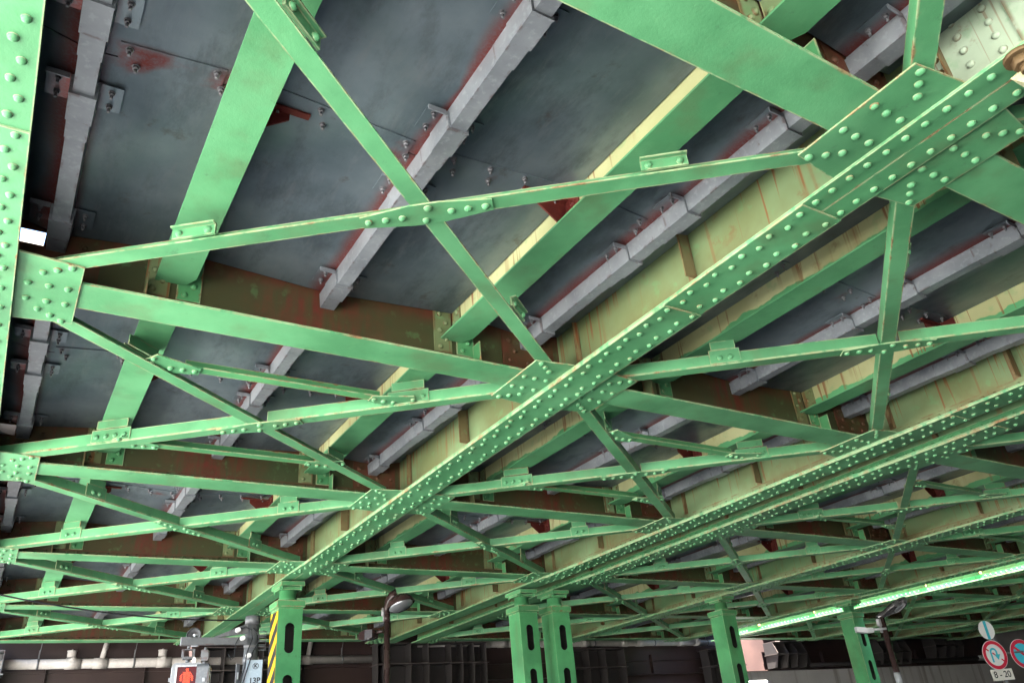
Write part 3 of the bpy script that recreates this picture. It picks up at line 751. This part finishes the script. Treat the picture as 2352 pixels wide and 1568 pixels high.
# stiffened pier heads
def pierhead(x0, x1, z0, z1, zm, fins, label, dep=0.55, mat='grimy_steel', knee=True):
    t = thing('pier_head', label, 'pier head', (x0, YW - 0.17, 0), 'finned steel pier heads on the far wall')
    w = x1 - x0
    m = MB(); m.box(0, w, -dep - 0.04, 0, z1, z1 + 0.025); m.build('top_plate', mat, t)
    m = MB(); m.box(-0.03, w + 0.05, -dep - 0.06, 0, zm - 0.014, zm + 0.014); m.build('middle_plate', mat, t)
    m = MB(); m.box(0.02, w - 0.02, -dep * 0.25, -dep * 0.25 + 0.012, z0, z1 - 0.0005); m.build('back_plate', mat, t)
    for u in fins:
        f = MB(); x = u * (w - 0.014)
        if knee:
            for a, b2, da, db in ((zm + 0.0145, z1 - 0.001, dep, dep), (z0, zm - 0.0145, dep * 0.75, dep + 0.02)):
                f.prism([(x, -dep * 0.25 - 0.0005, a), (x, -dep * 0.25 - 0.0005, b2), (x, -db, b2), (x, -da, a)], (0.014, 0, 0))
        else:
            f.prism([(x, -0.02, z0), (x, -0.02, z1 - 0.001), (x, -dep * 0.8, z1 - 0.001), (x, -dep * 1.12, zm), (x, -dep * 0.8, z0)], (0.014, 0, 0))
        f.build('fin', mat, t)
    return t
pierhead(9.45, 13.05, 1.2, 3.33, 2.78, (0, 0.05, 0.29, 0.45, 0.66, 0.77, 0.88, 1.0), 'dark finned steel pier head behind the domed street lamp')
pierhead(16.3, 18.5, 1.2, 3.12, 2.55, (0, 0.3, 0.62, 1.0), 'dark finned steel pier head right of the twin columns')
pierhead(4.7, 7.2, 1.2, 3.25, 2.7, (0, 0.2, 0.45, 0.6, 0.8, 1.0), 'dark gridded steel pier head behind the pedestrian signal')
pierhead(-1.4, 0.28, 1.2, 3.22, 2.72, (0, 0.4, 0.75, 1.0), 'pale edged steel pier head at the end of the cream pipe', mat='grey_steel')
pierhead(22.4, 24.2, 1.2, 3.05, 2.5, (0, 0.35, 0.7, 1.0), 'dark finned steel pier head beside the column before the sunlit wall')
pierhead(26.0, 27.7, 2.38, 3.3, 2.86, (0, 0.36, 0.68, 1.0), 'sunlit steel pier head with three knee shaped fins above the concrete wall', 0.62, knee=False)
pierhead(32.6, 34.6, 2.38, 3.35, 2.86, (0, 0.36, 0.68, 1.0), 'dark steel pier head with knee shaped fins beyond the slim lamp', 0.62, knee=False)
pierhead(36.6, 38.8, 2.6, 3.6, 3.1, (0, 0.36, 0.68, 1.0), 'finned steel pier head behind the round road signs', 0.62, knee=False)

# pipes
def pipe_run(name, x0, x1, z, r, y, tees, caps, hangers, label, mat='cream_pipe_plastic'):
    t = thing(name, label, 'pipe', (0, y, 0))
    m = MB(); m.tube([(x0, 0, z), (x1, 0, z)], r, 20); m.build('pipe', mat, t)
    for x, zt in tees:
        m = MB(); m.tube([(x - 0.16, 0, z), (x + 0.16, 0, z)], r * 1.13, 20); m.tube([(x + 0.02, 0, z + r * 0.8), (x + 0.10, 0, zt - 0.35)], r * 0.55, 14); m.tube([(x + 0.10, 0, zt - 0.35), (x + 0.12, 0, zt)], r * 0.40, 14)
        m.build('branch', mat, t)
    for x in caps:
        m = MB(); m.tube([(x - 0.14, 0, z), (x + 0.2, 0, z)], r * 1.13, 20); m.tube([(x + 0.06, 0, z), (x - 0.03, -0.05, z + r * 1.3)], r * 0.8, 16)
        m.tube([(x - 0.03, -0.05, z + r * 1.25), (x - 0.03, -0.05, z + r * 2.4), (x - 0.03, -0.05, z + r * 2.41), (x - 0.03, -0.05, z + r * 2.6)], [r * 0.9, r * 0.9, r * 1.0, r * 1.0], 18)
        m.tube([(x - 0.03, -0.05, z + r * 2.6), (x - 0.03, -0.05, z + r * 2.9)], 0.02, 8)
        m.build('cleanout', mat, t)
    for x in hangers:
        m = MB(); m.tube([(x, 0, z + r), (x + 0.05, -0.1, 3.95)], 0.009, 6); m.tube([(x - 0.022, 0, z), (x + 0.022, 0, z)], r * 1.08, 20); m.box(x - 0.015, x + 0.015, -0.012, 0.012, z + r, z + r + 0.2)
        m.build('hanger', 'grey_steel', t)
    return t
pipe_run('drain_pipe', 0.2, 9.6, 2.985, 0.112, YW - 0.25, ((2.35, 3.9), (7.55, 3.9)), (1.72, 3.78, 7.05), (1.0, 3.1, 6.0, 8.55), 'cream drain pipe hung along the brown girder behind the signal and striped column')
pipe_run('drain_pipe', 10.9, 23.6, 3.37, 0.105, YW - 0.25, ((13.3, 4.0), (15.6, 4.0), (18.9, 4.0), (21.6, 4.0)), (13.9, 17.2, 19.6, 22.4), (12.2, 14.6, 17.6, 20.3, 22.9), 'dull cream drain pipe hung behind the twin columns')
t = thing('drain_pipe', 'dark drain pipe with white end hung along the concrete wall top', 'pipe', (0, YW - 0.4, 0))
m = MB(); m.tube([(28.2, -0.1, 2.45), (40.2, -0.1, 2.55)], 0.09, 14); m.build('pipe', 'grimy_steel', t)
m = MB(); m.tube([(27.3, 0, 3.28), (27.9, 0, 3.26), (28.1, 0, 3.2), (28.25, 0, 2.5), (28.1, -0.2, 2.45)], 0.07, 12); m.build('down_pipe', 'grimy_steel', t)
m = MB(); m.tube([(40.21, -0.1, 2.55), (40.6, -0.12, 2.555), (40.8, -0.14, 2.5)], [0.1, 0.115, 0.08], 14); m.build('end_cap', 'white_housing', t)

# ------------------------------------------------------------------ pedestrian signal, its pole and the cable
P0 = px(577, 1475, 11.3)
t = thing('signal_pole', 'grey steel pole with cable brackets just before the striped column', 'pole', (P0.x, P0.y, 0))
z1 = px(580, 1412, 11.3).z
m = MB(); m.tube([(0, 0, -1.6), (0, 0, z1)], 0.095, 20); m.tube([(0, 0, z1 - 0.10), (0, 0, z1 + 0.015)], 0.104, 20); m.tube([(0, 0, z1 - 0.42), (0, 0, z1 - 0.37)], 0.102, 20); m.tube([(0, 0, z1 - 0.62), (0, 0, z1 - 0.54)], 0.102, 20)
m.build('shaft', 'grey_steel', t)
AZ = 1.83
m = MB(); m.box(-0.86, -0.10, -0.16, -0.09, AZ - 0.055, AZ + 0.04); m.box(-0.98, -0.86, -0.165, -0.085, AZ - 0.06, AZ + 0.045)
m.hexa([(-0.55, -0.12, AZ + 0.041), (-0.09, -0.12, AZ + 0.10), (-0.09, -0.08, AZ + 0.10), (-0.55, -0.08, AZ + 0.041), (-0.55, -0.12, AZ + 0.051), (-0.09, -0.12, AZ + 0.24), (-0.09, -0.08, AZ + 0.24), (-0.55, -0.08, AZ + 0.051)])
m.build('arm', 'grey_steel', t)
for dz in (0.0, 0.13):
    m = MB()
    for q in (0.0, 0.07): m.tube([(0.09, -0.03, z1 - 0.20 - dz - q), (0.20, -0.03, z1 - 0.20 - dz - q), (0.20, -0.03, z1 - 0.25 - dz - q), (0.10, -0.03, z1 - 0.25 - dz - q)], 0.007, 6)
    m.build('bracket', 'grey_steel', t)
for q, (dx, dz) in enumerate(((-0.24, -0.20), (-0.17, -0.31), (-0.07, -0.54))):
    m = MB(); c = Vector((dx, -0.16, z1 + dz))
    m.tube([c + Vector((0.05, 0.05, 0)), c], 0.018, 8); m.tube([c + Vector((0, 0.02, 0)), c, c + Vector((0, -0.001, 0)), c + Vector((0, -0.03, 0)), c + Vector((0, -0.031, 0)), c + Vector((0, -0.05, 0))], [0.036, 0.036, 0.022, 0.022, 0.034, 0.03], 14)
    m.build('insulator', 'porcelain', t)
m = MB(); m.tube([(-0.20, -0.12, z1 - 0.17), (-0.13, -0.17, z1 - 0.16), (-0.06, -0.2, z1 - 0.2), (-0.04, -0.2, z1 - 0.32), (-0.1, -0.2, z1 - 0.5), (-0.12, -0.2, z1 - 0.7), (-0.2, -0.2, z1 - 1.0), (-0.24, -0.18, z1 - 1.6)], 0.0085, 8)
m.tube([(-0.22, -0.19, z1 - 0.3), (-0.26, -0.19, z1 - 0.38), (-0.27, -0.19, z1 - 0.55), (-0.31, -0.19, z1 - 0.6), (-0.35, -0.19, z1 - 0.52)], 0.006, 8)
m.tube([(-0.02, -0.15, z1 - 0.17), (0.05, -0.19, z1 - 0.26), (0.055, -0.19, z1 - 0.36), (-0.02, -0.19, z1 - 0.5), (-0.08, -0.19, z1 - 0.72), (-0.18, -0.19, z1 - 1.1)], 0.0085, 8)
m.build('pole_cable', 'cable_rubber', t)
# control box
C = px(582, 1560, 11.0)
t = thing('control_box', 'pale blue control box marked 13P hung on the grey pole', 'control box', (C.x, C.y, 0), None, R(-12))
zt = px(581, 1513, 11.0).z
m = MB(); m.box(-0.105, 0.105, -0.06, 0.06, zt - 0.75, zt); m.build('body', 'pale_blue_box', t)
m = MB(); m.box(-0.12, -0.1055, -0.05, 0.0, zt - 0.22, zt - 0.17); m.build('latch', 'white_housing', t)
def text(body, size, parent, loc, rot, mat, name='lettering', bold=0.0, ext=0.001):
    cu = bpy.data.curves.new(name, 'FONT'); cu.body = body; cu.size = size; cu.align_x = 'CENTER'; cu.align_y = 'CENTER'; cu.extrude = ext; cu.offset = bold
    o = bpy.data.objects.new('t', cu); COL.objects.link(o)
    dg = bpy.context.evaluated_depsgraph_get(); me = bpy.data.meshes.new_from_object(o.evaluated_get(dg))
    bpy.data.objects.remove(o)
    for nm in ('edge_a', 'edge_b'):
        u = me.uv_layers.new(name=nm)
        for d in u.data: d.uv = (1, 1)
    me.materials.clear(); me.materials.append(MATS[mat])
    o = bpy.data.objects.new(name, me); COL.objects.link(o); o.parent = parent; o.location = loc; o.rotation_euler = rot
    return o
text('13P', 0.10, t, (0.012, -0.062, zt - 0.27), (R(90), 0, 0), 'lettering_black', 'lettering', 0.0025)
text('K', 0.06, t, (0.015, -0.062, zt - 0.08), (R(90), 0, 0), 'lettering_black', 'emblem', 0.003)
m = MB()
for q in range(24):
    a0, a1 = 2 * math.pi * q / 24, 2 * math.pi * (q + 1) / 24
    m.prism([(0.015 + r * math.cos(a), -0.0605, zt - 0.08 + r * math.sin(a)) for r, a in ((0.034, a0), (0.034, a1), (0.041, a1), (0.041, a0))][::-1], (0, -0.002, 0))
m.build('emblem_ring', 'lettering_black', t)
# thin white tag plate on the pole's cable side
C = px(545, 1550, 11.0); t = thing('number_plate', 'narrow grey plate with white strips beside the control box', 'plate', (C.x, C.y, 0), None, R(35))
m = MB(); m.box(-0.035, 0.035, -0.004, 0.004, zt - 0.75, zt - 0.03); m.build('plate', 'grey_steel', t)
for q in (0.14, 0.28):
    m = MB(); m.box(-0.012, 0.012, -0.007, -0.0045, zt - q - 0.09, zt - q); m.build('white_strip', 'sign_white', t)

# pedestrian signal
def signal(C, zt, w, rz, label, lit):
    t = thing('pedestrian_signal', label, 'pedestrian signal', (C.x, C.y, 0), None, rz)
    h = 0.80
    m = MB(); k = 0.05
    ring = []
    for cx, cz, a0 in ((w / 2 - k, zt - k, 0), (-w / 2 + k, zt - k, 90), (-w / 2 + k, zt - h + k, 180), (w / 2 - k, zt - h + k, 270)):
        for q in range(5): a = R(a0 + 22.5 * q); ring.append((cx + k * math.cos(a), 0.0, cz + k * math.sin(a)))
    m.prism(ring, (0, 0.16, 0)); m.build('housing', 'white_housing' if lit else 'grey_steel', t)
    fr = MB()
    def rr(s, y, kk): return [(p[0] * s, y, zt - 0.215 + (p[2] - (zt - 0.215)) * 1.0) for p in ring]
    W = w / 2 - 0.045
    for x0, x1, za, zb in ((-W, W, zt - 0.055, zt - 0.035), (-W, -W + 0.022, zt - 0.40, zt - 0.0555), (W - 0.022, W, zt - 0.40, zt - 0.0555), (-W + 0.0225, W - 0.0225, zt - 0.40, zt - 0.38)):
        fr.box(x0, x1, -0.012, -0.0005, za, zb)
    fr.build('bezel', 'painted_silver', t)
    ln = MB(); ln.box(-W + 0.0225, W - 0.0225, -0.005, -0.0005, zt - 0.3795, zt - 0.0555); ln.build('lens', 'red_glow_lens' if lit else 'dark_lens', t)
    if lit:
        d = MB(); rad = 0.0044
        def dot(x, z): d.dome((x, -0.0052, z), (0, -1, 0), rad, 0.004, 6)
        zc = zt - 0.065
        step = 0.0135
        inside = lambda x, z: ((x * x + (z + 0.032) ** 2) < 0.024 ** 2) or (-0.135 < z < -0.062 and abs(x) < 0.052 + (0.018 if z < -0.075 else 0) + max(0, (-0.08 - z)) * 0.35 and not (0.046 < abs(x) < 0.058 and z < -0.095)) or (-0.20 < z <= -0.135 and abs(x) < 0.046) or (-0.175 < z <= -0.135 and 0.060 < abs(x) < 0.088) or (-0.31 < z <= -0.20 and 0.006 < abs(x) < 0.046)
        r0 = 0; z = -0.008
        while z > -0.315:
            x = -0.11 + (step / 2 if r0 % 2 else 0)
            while x < 0.11:
                if inside(x, z): dot(x, zc + z)
                x += step
            z -= step * 0.82; r0 += 1
        d.build('standing_figure', 'red_led', t)
    n = MB(); n.tube([(0, 0.08, zt), (0, 0.08, zt + 0.05)], 0.03, 10); n.box(-0.07, 0.07, 0.03, 0.13, zt + 0.0505, zt + 0.085); n.box(-0.085, -0.06, 0.03, 0.13, zt + 0.0855, zt + 0.175); n.box(0.06, 0.085, 0.03, 0.13, zt + 0.0855, zt + 0.175)
    n.box(-0.09, 0.09, 0.035, 0.125, zt + 0.1755, zt + 0.19); n.tube([(0, 0.08, zt + 0.19), (0, 0.08, zt + 0.24)], 0.022, 8)
    n.build('mount', 'grey_steel', t)
    l = MB(); l.box(-w / 2 - 0.03, -w / 2 - 0.0005, 0.03, 0.07, zt - 0.24, zt - 0.19); l.build('latch', 'white_housing', t)
    return t
C = px(429, 1545, 11.2); zs = px(429, 1519, 11.2).z
signal(C, zs, 0.40, R(-6), 'white pedestrian signal showing a lit red standing figure', True)
C = px(481, 1545, 11.3); zs = px(481, 1524, 11.3).z
signal(C, zs, 0.34, R(72), 'second pedestrian signal seen from its side beside the lit one', False)
# loudspeaker horn
C = px(445, 1457, 11.1)
t = thing('loudspeaker', 'grey horn loudspeaker mounted on the signal arm', 'loudspeaker', (C.x, C.y, C.z), None, R(-25))
m = MB(); prof = [(0.0, 0.095), (0.004, 0.1), (0.03, 0.075), (0.07, 0.052), (0.12, 0.04), (0.18, 0.038)]
m.tube([(0, y, 0) for y, r in prof], [r for y, r in prof], 24, caps=False)
m.tube([(0, y + 0.003, 0) for y, r in prof], [r - 0.005 for y, r in prof], 24, caps=False)
m.build('bell', 'grey_steel', t)
m = MB(); m.tube([(0, 0.02, 0), (0, 0.16, 0)], 0.016, 12); m.build('tip', 'painted_silver', t)
m = MB(); m.tube([(0, 0.15, 0), (0, 0.24, 0)], [0.06, 0.055], 18); m.box(-0.02, 0.02, 0.12, 0.14, -0.12, -0.06); m.box(-0.05, 0.05, 0.1, 0.16, -0.14, -0.1205); m.build('driver', 'white_housing', t)
# overhead cable
pa = px(-60, 1352, 9.0); pb = px(560, 1423, 11.1); m = MB()
pts = [pa.lerp(pb, q / 20) + Vector((0, 0, -0.10 * 4 * (q / 20) * (1 - q / 20))) for q in range(21)]
m.tube([(p.x, p.y, p.z + ZO) for p in pts], 0.0095, 8)
tag(m.build('overhead_cable', 'cable_rubber'), 'black cable sagging across to the grey signal pole', 'cable')

# ------------------------------------------------------------------ street lamps
def lamp_dome():
    D = 14.0; B = px(889, 1480, D)
    t = thing('street_lamp', 'dark brown street lamp with a domed glass head in front of the pier head', 'street lamp', (B.x, B.y, 0))
    top = px(887, 1405, D).z
    hd = px(921, 1390, D) - Vector((B.x, B.y, 0)); ax = Vector((0.851, -0.518, 0))
    m = MB(); m.tube([(0, 0, -1.6), (0, 0, top)], 0.052, 16); m.tube([(0, 0, top - 0.12), (0, 0, top + 0.01)], 0.06, 16); m.build('pole', 'brown_lamp_paint', t)
    tube = [Vector((0, 0, top + 0.01)), Vector((0, 0, top + 0.12)), ax * 0.03 + Vector((0, 0, top + 0.22)), ax * 0.10 + Vector((0, 0, top + 0.30)), ax * 0.2 + Vector((0, 0, top + 0.335))]
    m = MB(); m.tube(tube, [0.055, 0.058, 0.07, 0.10, 0.12], 16); m.build('neck', 'brown_lamp_paint', t)
    # head: tilted shell, opening towards the road
    e1 = ax; up = Vector((-0.32 * 0.851, 0.32 * 0.518, 0)) + Vector((0, 0, 0.90)) + Vector((0.12, 0.18, 0)); up.normalize()
    e2 = up.cross(e1).normalized(); e1 = e2.cross(up)
    def shell(m, s, hgt, lip):
        prev = None
        for q in range(7):
            a = q / 6 * math.pi / 2; rr = math.cos(a) * s; hh = math.sin(a) * hgt
            if q == 6: rr = 0.01
            ring = m.pt(*[hd + e1 * (math.cos(2 * math.pi * j / 24) * rr * 1.15) + e2 * (math.sin(2 * math.pi * j / 24) * rr * 0.95) + up * hh for j in range(24)])
            if prev:
                for j in range(24): m.face([prev[j], prev[(j + 1) % 24], ring[(j + 1) % 24], ring[j]], 0, True)
            prev = ring
    m = MB(); shell(m, 0.225, 0.20, 0); shell(m, 0.215, 0.19, 0); m.build('hood', 'brown_lamp_paint', t)
    m = MB(); shell(m, 0.195, -0.085, 0); m.build('glass', 'lamp_glass', t)
    m = MB(); m.tube([(-0.075, 0, top - 0.02), (-0.075, 0, top + 0.12)], [0.032, 0.02], 12); m.box(-0.075, -0.03, -0.015, 0.015, top - 0.12, top - 0.021); m.build('photocell', 'white_housing', t)
    return t, B, top
t, B, top = lamp_dome()
f = px(885, 1448, 14.0); g = px(862, 1452, 14.1); h2 = px(832, 1460, 14.2)
t2 = thing('flood_lamp', 'brown box floodlight on a stub arm of the domed street lamp', 'floodlight', (B.x, B.y, 0))
o0 = Vector((B.x, B.y, 0)); d = (h2 - f).normalized(); d.z = -0.03; d.normalize(); sd = d.cross(Vector((0, 0, 1))).normalized()
m = MB(); m.tube([f - o0 + Vector((-0.04, 0, 0.0)), g - o0], 0.028, 12); m.build('arm', 'brown_lamp_paint', t2)
m = MB(); c0 = g - o0; u = Vector((0, 0, 1))
def sec(s, a, b, c): return [c0 + d * s - sd * a - u * b, c0 + d * s + sd * a - u * b, c0 + d * s + sd * a + u * c, c0 + d * s - sd * a + u * c]
A, Bq, Cq, Dq = sec(0.0, 0.09, 0.085, 0.05), sec(0.16, 0.10, 0.10, 0.07), sec(0.30, 0.09, 0.08, 0.04), sec(0.36, 0.05, 0.06, -0.02)
for p, q in ((A, Bq), (Bq, Cq), (Cq, Dq)): m.hexa([p[0], q[0], q[1], p[1], p[3], q[3], q[2], p[2]], 0, False)
m.build('body', 'brown_lamp_paint', t2)
m = MB(); q0 = c0 + d * 0.08 - u * 0.102; m.hexa([q0 - sd * 0.06, q0 + d * 0.2 - sd * 0.06, q0 + d * 0.2 + sd * 0.06, q0 + sd * 0.06] + [v + u * 0.006 for v in (q0 - sd * 0.06, q0 + d * 0.2 - sd * 0.06, q0 + d * 0.2 + sd * 0.06, q0 + sd * 0.06)], 0, False)
m.build('lens', 'lamp_glass', t2)
def lamp_slim():
    D = 15.0; a = px(2062, 1568, D); b = px(2027, 1412, D); B = (a + b) / 2
    t = thing('street_lamp', 'slim dark street lamp with a tilted oval head by the last column', 'street lamp', (B.x, B.y, 0))
    top = b.z; ax = Vector((0.851, -0.518, 0))
    m = MB(); m.tube([(0, 0, -1.6), (0, 0, top)], 0.06, 16); m.build('pole', 'brown_lamp_paint', t)
    m = MB(); m.tube([(0, 0, a.z - 0.05), (0, 0, a.z + 0.17)], 0.066, 16); m.build('white_band', 'white_housing', t)
    o = Vector((0, 0, top)); dirv = (ax * 0.93 + Vector((0, 0, 0.42))).normalized(); n = (Vector((0, 0, 1)) - dirv * dirv.z).normalized(); s2 = dirv.cross(n); fwd = Vector((0.518, 0.851, 0)); n = (n + fwd * 0.55); n = (n - dirv * n.dot(dirv)).normalized(); s2 = dirv.cross(n)
    m = MB(); prof = [(-0.06, 0.05, 0.05), (0.0, 0.062, 0.06), (0.12, 0.075, 0.058), (0.26, 0.12, 0.075), (0.40, 0.15, 0.085), (0.54, 0.145, 0.075), (0.64, 0.10, 0.05), (0.68, 0.02, 0.012)]
    prev = None
    for s, w, hh in prof:
        ring = m.pt(*[o + dirv * s + s2 * (math.cos(2 * math.pi * j / 20) * w) + n * (math.sin(2 * math.pi * j / 20) * hh + 0.02) for j in range(20)])
        if prev:
            for j in range(20): m.face([prev[j], prev[(j + 1) % 20], ring[(j + 1) % 20], ring[j]], 0, True)
        else: m.face(ring[::-1])
        prev = ring
    m.face(prev); m.build('head', 'lamp_metal', t)
    m = MB(); c = o + dirv * 0.44 - n * 0.052; m.dome((0, 0, 0), (0, 0, 1), 1, 0.3, 16)
    m.v = [tuple(c + dirv * (p[0] * 0.17) + s2 * (p[1] * 0.105) - n * (p[2] * 0.10)) for p in m.v]; m.build('glass', 'lamp_glass', t)
    m = MB(); m.box(-0.14, -0.075, -0.03, 0.03, top - 0.16, top - 0.03); m.tube([(-0.10, 0, top - 0.28), (-0.10, 0, top - 0.165)], 0.025, 10); m.build('photocell', 'white_housing', t)
    return B
B2 = lamp_slim()
t = thing('flood_lamp', 'small grey floodlight on an arm of the slim street lamp', 'floodlight', (B2.x, B2.y, 0))
q = px(2030, 1443, 15.1) - Vector((B2.x, B2.y, 0)); d = Vector((-0.851, 0.518, 0))
m = MB(); m.tube([q - d * 0.05, q + d * 0.22], 0.022, 10); m.build('arm', 'painted_silver', t)
m = MB(); c0 = q + d * 0.22; sd = Vector((0.518, 0.851, 0)); u = Vector((0, 0, 1))
A, Bq, Cq = sec(0, 0.05, 0.05, 0.03), sec(0.12, 0.07, 0.055, 0.04), sec(0.32, 0.06, 0.02, 0.075)
for p, qq in ((A, Bq), (Bq, Cq)): m.hexa([p[0], qq[0], qq[1], p[1], p[3], qq[3], qq[2], p[2]], 0, False)
m.build('body', 'painted_silver', t)

# ------------------------------------------------------------------ road signs
SD = 17.0
SP = px(2285, 1503, SD); SN = Vector((math.sin(R(-20)), -math.cos(R(-20)), 0))
def onsign(x, y, back=0.0):
    d = px(x, y, 1.0); return d * ((SP - SN * back).dot(SN) / d.dot(SN))
def disc(m, r0, r1, y, n=40, a0=0, a1=360, th=0.003, mat=0):
    for q in range(n):
        a, b = R(a0 + (a1 - a0) * q / n), R(a0 + (a1 - a0) * (q + 1) / n)
        if r0 == 0: ring = [(0, y, 0), (r1 * math.cos(a), y, r1 * math.sin(a)), (r1 * math.cos(b), y, r1 * math.sin(b))]
        else: ring = [(r0 * math.cos(a), y, r0 * math.sin(a)), (r1 * math.cos(a), y, r1 * math.sin(a)), (r1 * math.cos(b), y, r1 * math.sin(b)), (r0 * math.cos(b), y, r0 * math.sin(b))]
        m.prism(ring, (0, -th, 0), mat)
def bar(m, cx, cz, L, w, ang, y, th=0.002):
    a = R(ang); ux, uz = math.cos(a), math.sin(a)
    m.prism([(cx + ux * s * L / 2 - uz * q * w / 2, y, cz + uz * s * L / 2 + ux * q * w / 2) for s, q in ((-1, -1), (1, -1), (1, 1), (-1, 1))], (0, -th, 0))
def round_sign(x, y, d, label, rz=-20, roll=0):
    C = onsign(x, y)
    t = thing('road_sign', label, 'road sign', C, 'round road signs on the sign post', R(rz)); r = d / 2
    m = MB(); disc(m, 0, r, 0.004, 40, th=0.004); m.build('plate', 'sign_white', t)
    return t, r
t, r = round_sign(2266, 1446, 0.39, 'small white round sign with a light blue upright bar, topmost on the post')
m = MB(); m.box(-0.035, 0.035, -0.003, -0.0005, -r * 0.97, r * 0.97); m.build('blue_bar', 'sign_blue', t)
t, r = round_sign(2285.5, 1503, 0.60, 'round red ringed sign with a blue turning arrow, no U-turn')
m = MB(); disc(m, r * 0.73, r * 0.96, -0.0005); m.build('red_ring', 'sign_red', t)
m = MB(); bar(m, -0.165, 0.12, 0.10, 0.03, -38, -0.0005); bar(m, 0.165, -0.12, 0.10, 0.03, -38, -0.0005); bar(m, -0.02, 0.02, 0.08, 0.03, -38, -0.0005); m.build('slash', 'sign_red', t)
m = MB(); bar(m, -0.085, -0.045, 0.20, 0.042, 90, -0.0005)
for q in range(14):
    a, b = math.pi - math.pi * q / 14, math.pi - math.pi * (q + 1) / 14
    m.prism([(-0.015 + k * math.cos(e), -0.0005, 0.055 + k * math.sin(e)) for k, e in ((0.049, b), (0.091, b), (0.091, a), (0.049, a))][::-1], (0, -0.002, 0))
bar(m, 0.055, 0.03, 0.05, 0.042, 90, -0.0005); m.prism([(-0.02, -0.0005, 0.01), (0.055, -0.0005, -0.105), (0.13, -0.0005, 0.01)], (0, -0.002, 0)); m.build('arrow', 'sign_blue', t)
t, r = round_sign(2349, 1500, 0.60, 'round blue sign with red ring and slash, no parking')
m = MB(); disc(m, 0, r * 0.74, -0.0005, th=0.002); m.build('blue_field', 'sign_blue', t)
m = MB(); disc(m, r * 0.72, r * 0.97, -0.003); m.build('red_ring', 'sign_red', t)
m = MB(); bar(m, 0, 0, r * 1.45, 0.055, -40, -0.003, 0.003); m.build('slash', 'sign_red', t)
C = onsign(2303, 1548)
t = thing('hours_plate', 'cream plate reading 8 - 20 below the round road signs', 'sign plate', C, None, R(-20))
m = MB(); m.box(-0.27, 0.27, -0.001, 0.004, -0.11, 0.11); m.build('plate', 'sign_cream', t)
text('8 - 20', 0.18, t, (0, -0.002, 0), (R(90), 0, 0), 'lettering_black', 'lettering', 0.002)
C = onsign(2296, 1520, 0.12)
t = thing('sign_post', 'grey post behind the round road signs', 'post', (C.x, C.y, 0))
m = MB(); m.tube([(0, 0, -1.6), (0, 0, px(2285, 1425, SD).z)], 0.04, 14); m.build('shaft', 'grey_steel', t)
q = MB(); e = px(2352, 1500, SD + 0.1) - Vector((C.x, C.y, 0)); q.tube([(0, 0, px(2285, 1500, SD).z), (e.x, e.y, px(2285, 1500, SD).z)], 0.02, 8); q.build('arm', 'grey_steel', t)

# ------------------------------------------------------------------ ground, road, sky
m = MB(); m.box(-300, 300, -300, 300, -2.0, -1.604, 0, False); S('ground', m, 'paving')
m = MB(); m.box(-4.6, 42.9, -60, 23.0, -1.6035, -1.6, 0, False); S('road', m, 'asphalt')
m = MB(); m.box(-4.75, -4.6, -60, 23.0, -1.6035, -1.48, 0, False); S('kerb', m, 'paving')

w = bpy.data.worlds.new('World'); sc.world = w; w.use_nodes = True
nt = w.node_tree; bg = nt.nodes['Background']; sky = nt.nodes.new('ShaderNodeTexSky'); sky.sky_type = 'NISHITA'; sky.sun_disc = False
SUN = Vector((0.20, 1.0, -1.70)).normalized()        # the way the light travels
el = math.asin(-SUN.z); az = math.atan2(-SUN.x, -SUN.y)
sky.sun_elevation = el; sky.sun_rotation = az
nt.links.new(sky.outputs[0], bg.inputs[0]); bg.inputs[1].default_value = 0.06
sl = bpy.data.lights.new('sun', 'SUN'); sl.energy = 5.0; sl.angle = R(0.5); sl.color = (1.0, 0.95, 0.88)
so = bpy.data.objects.new('sun', sl); COL.objects.link(so); so.rotation_euler = SUN.to_track_quat('-Z', 'Y').to_euler()
vs = sc.view_settings
vs.view_transform = 'Standard'; vs.look = 'None'; vs.gamma = 1.0; vs.use_curve_mapping = False; vs.exposure = 4.85
sc.cycles.max_bounces = 8; sc.cycles.diffuse_bounces = 1; sc.cycles.glossy_bounces = 3
sc.cycles.sample_clamp_indirect = 6.0
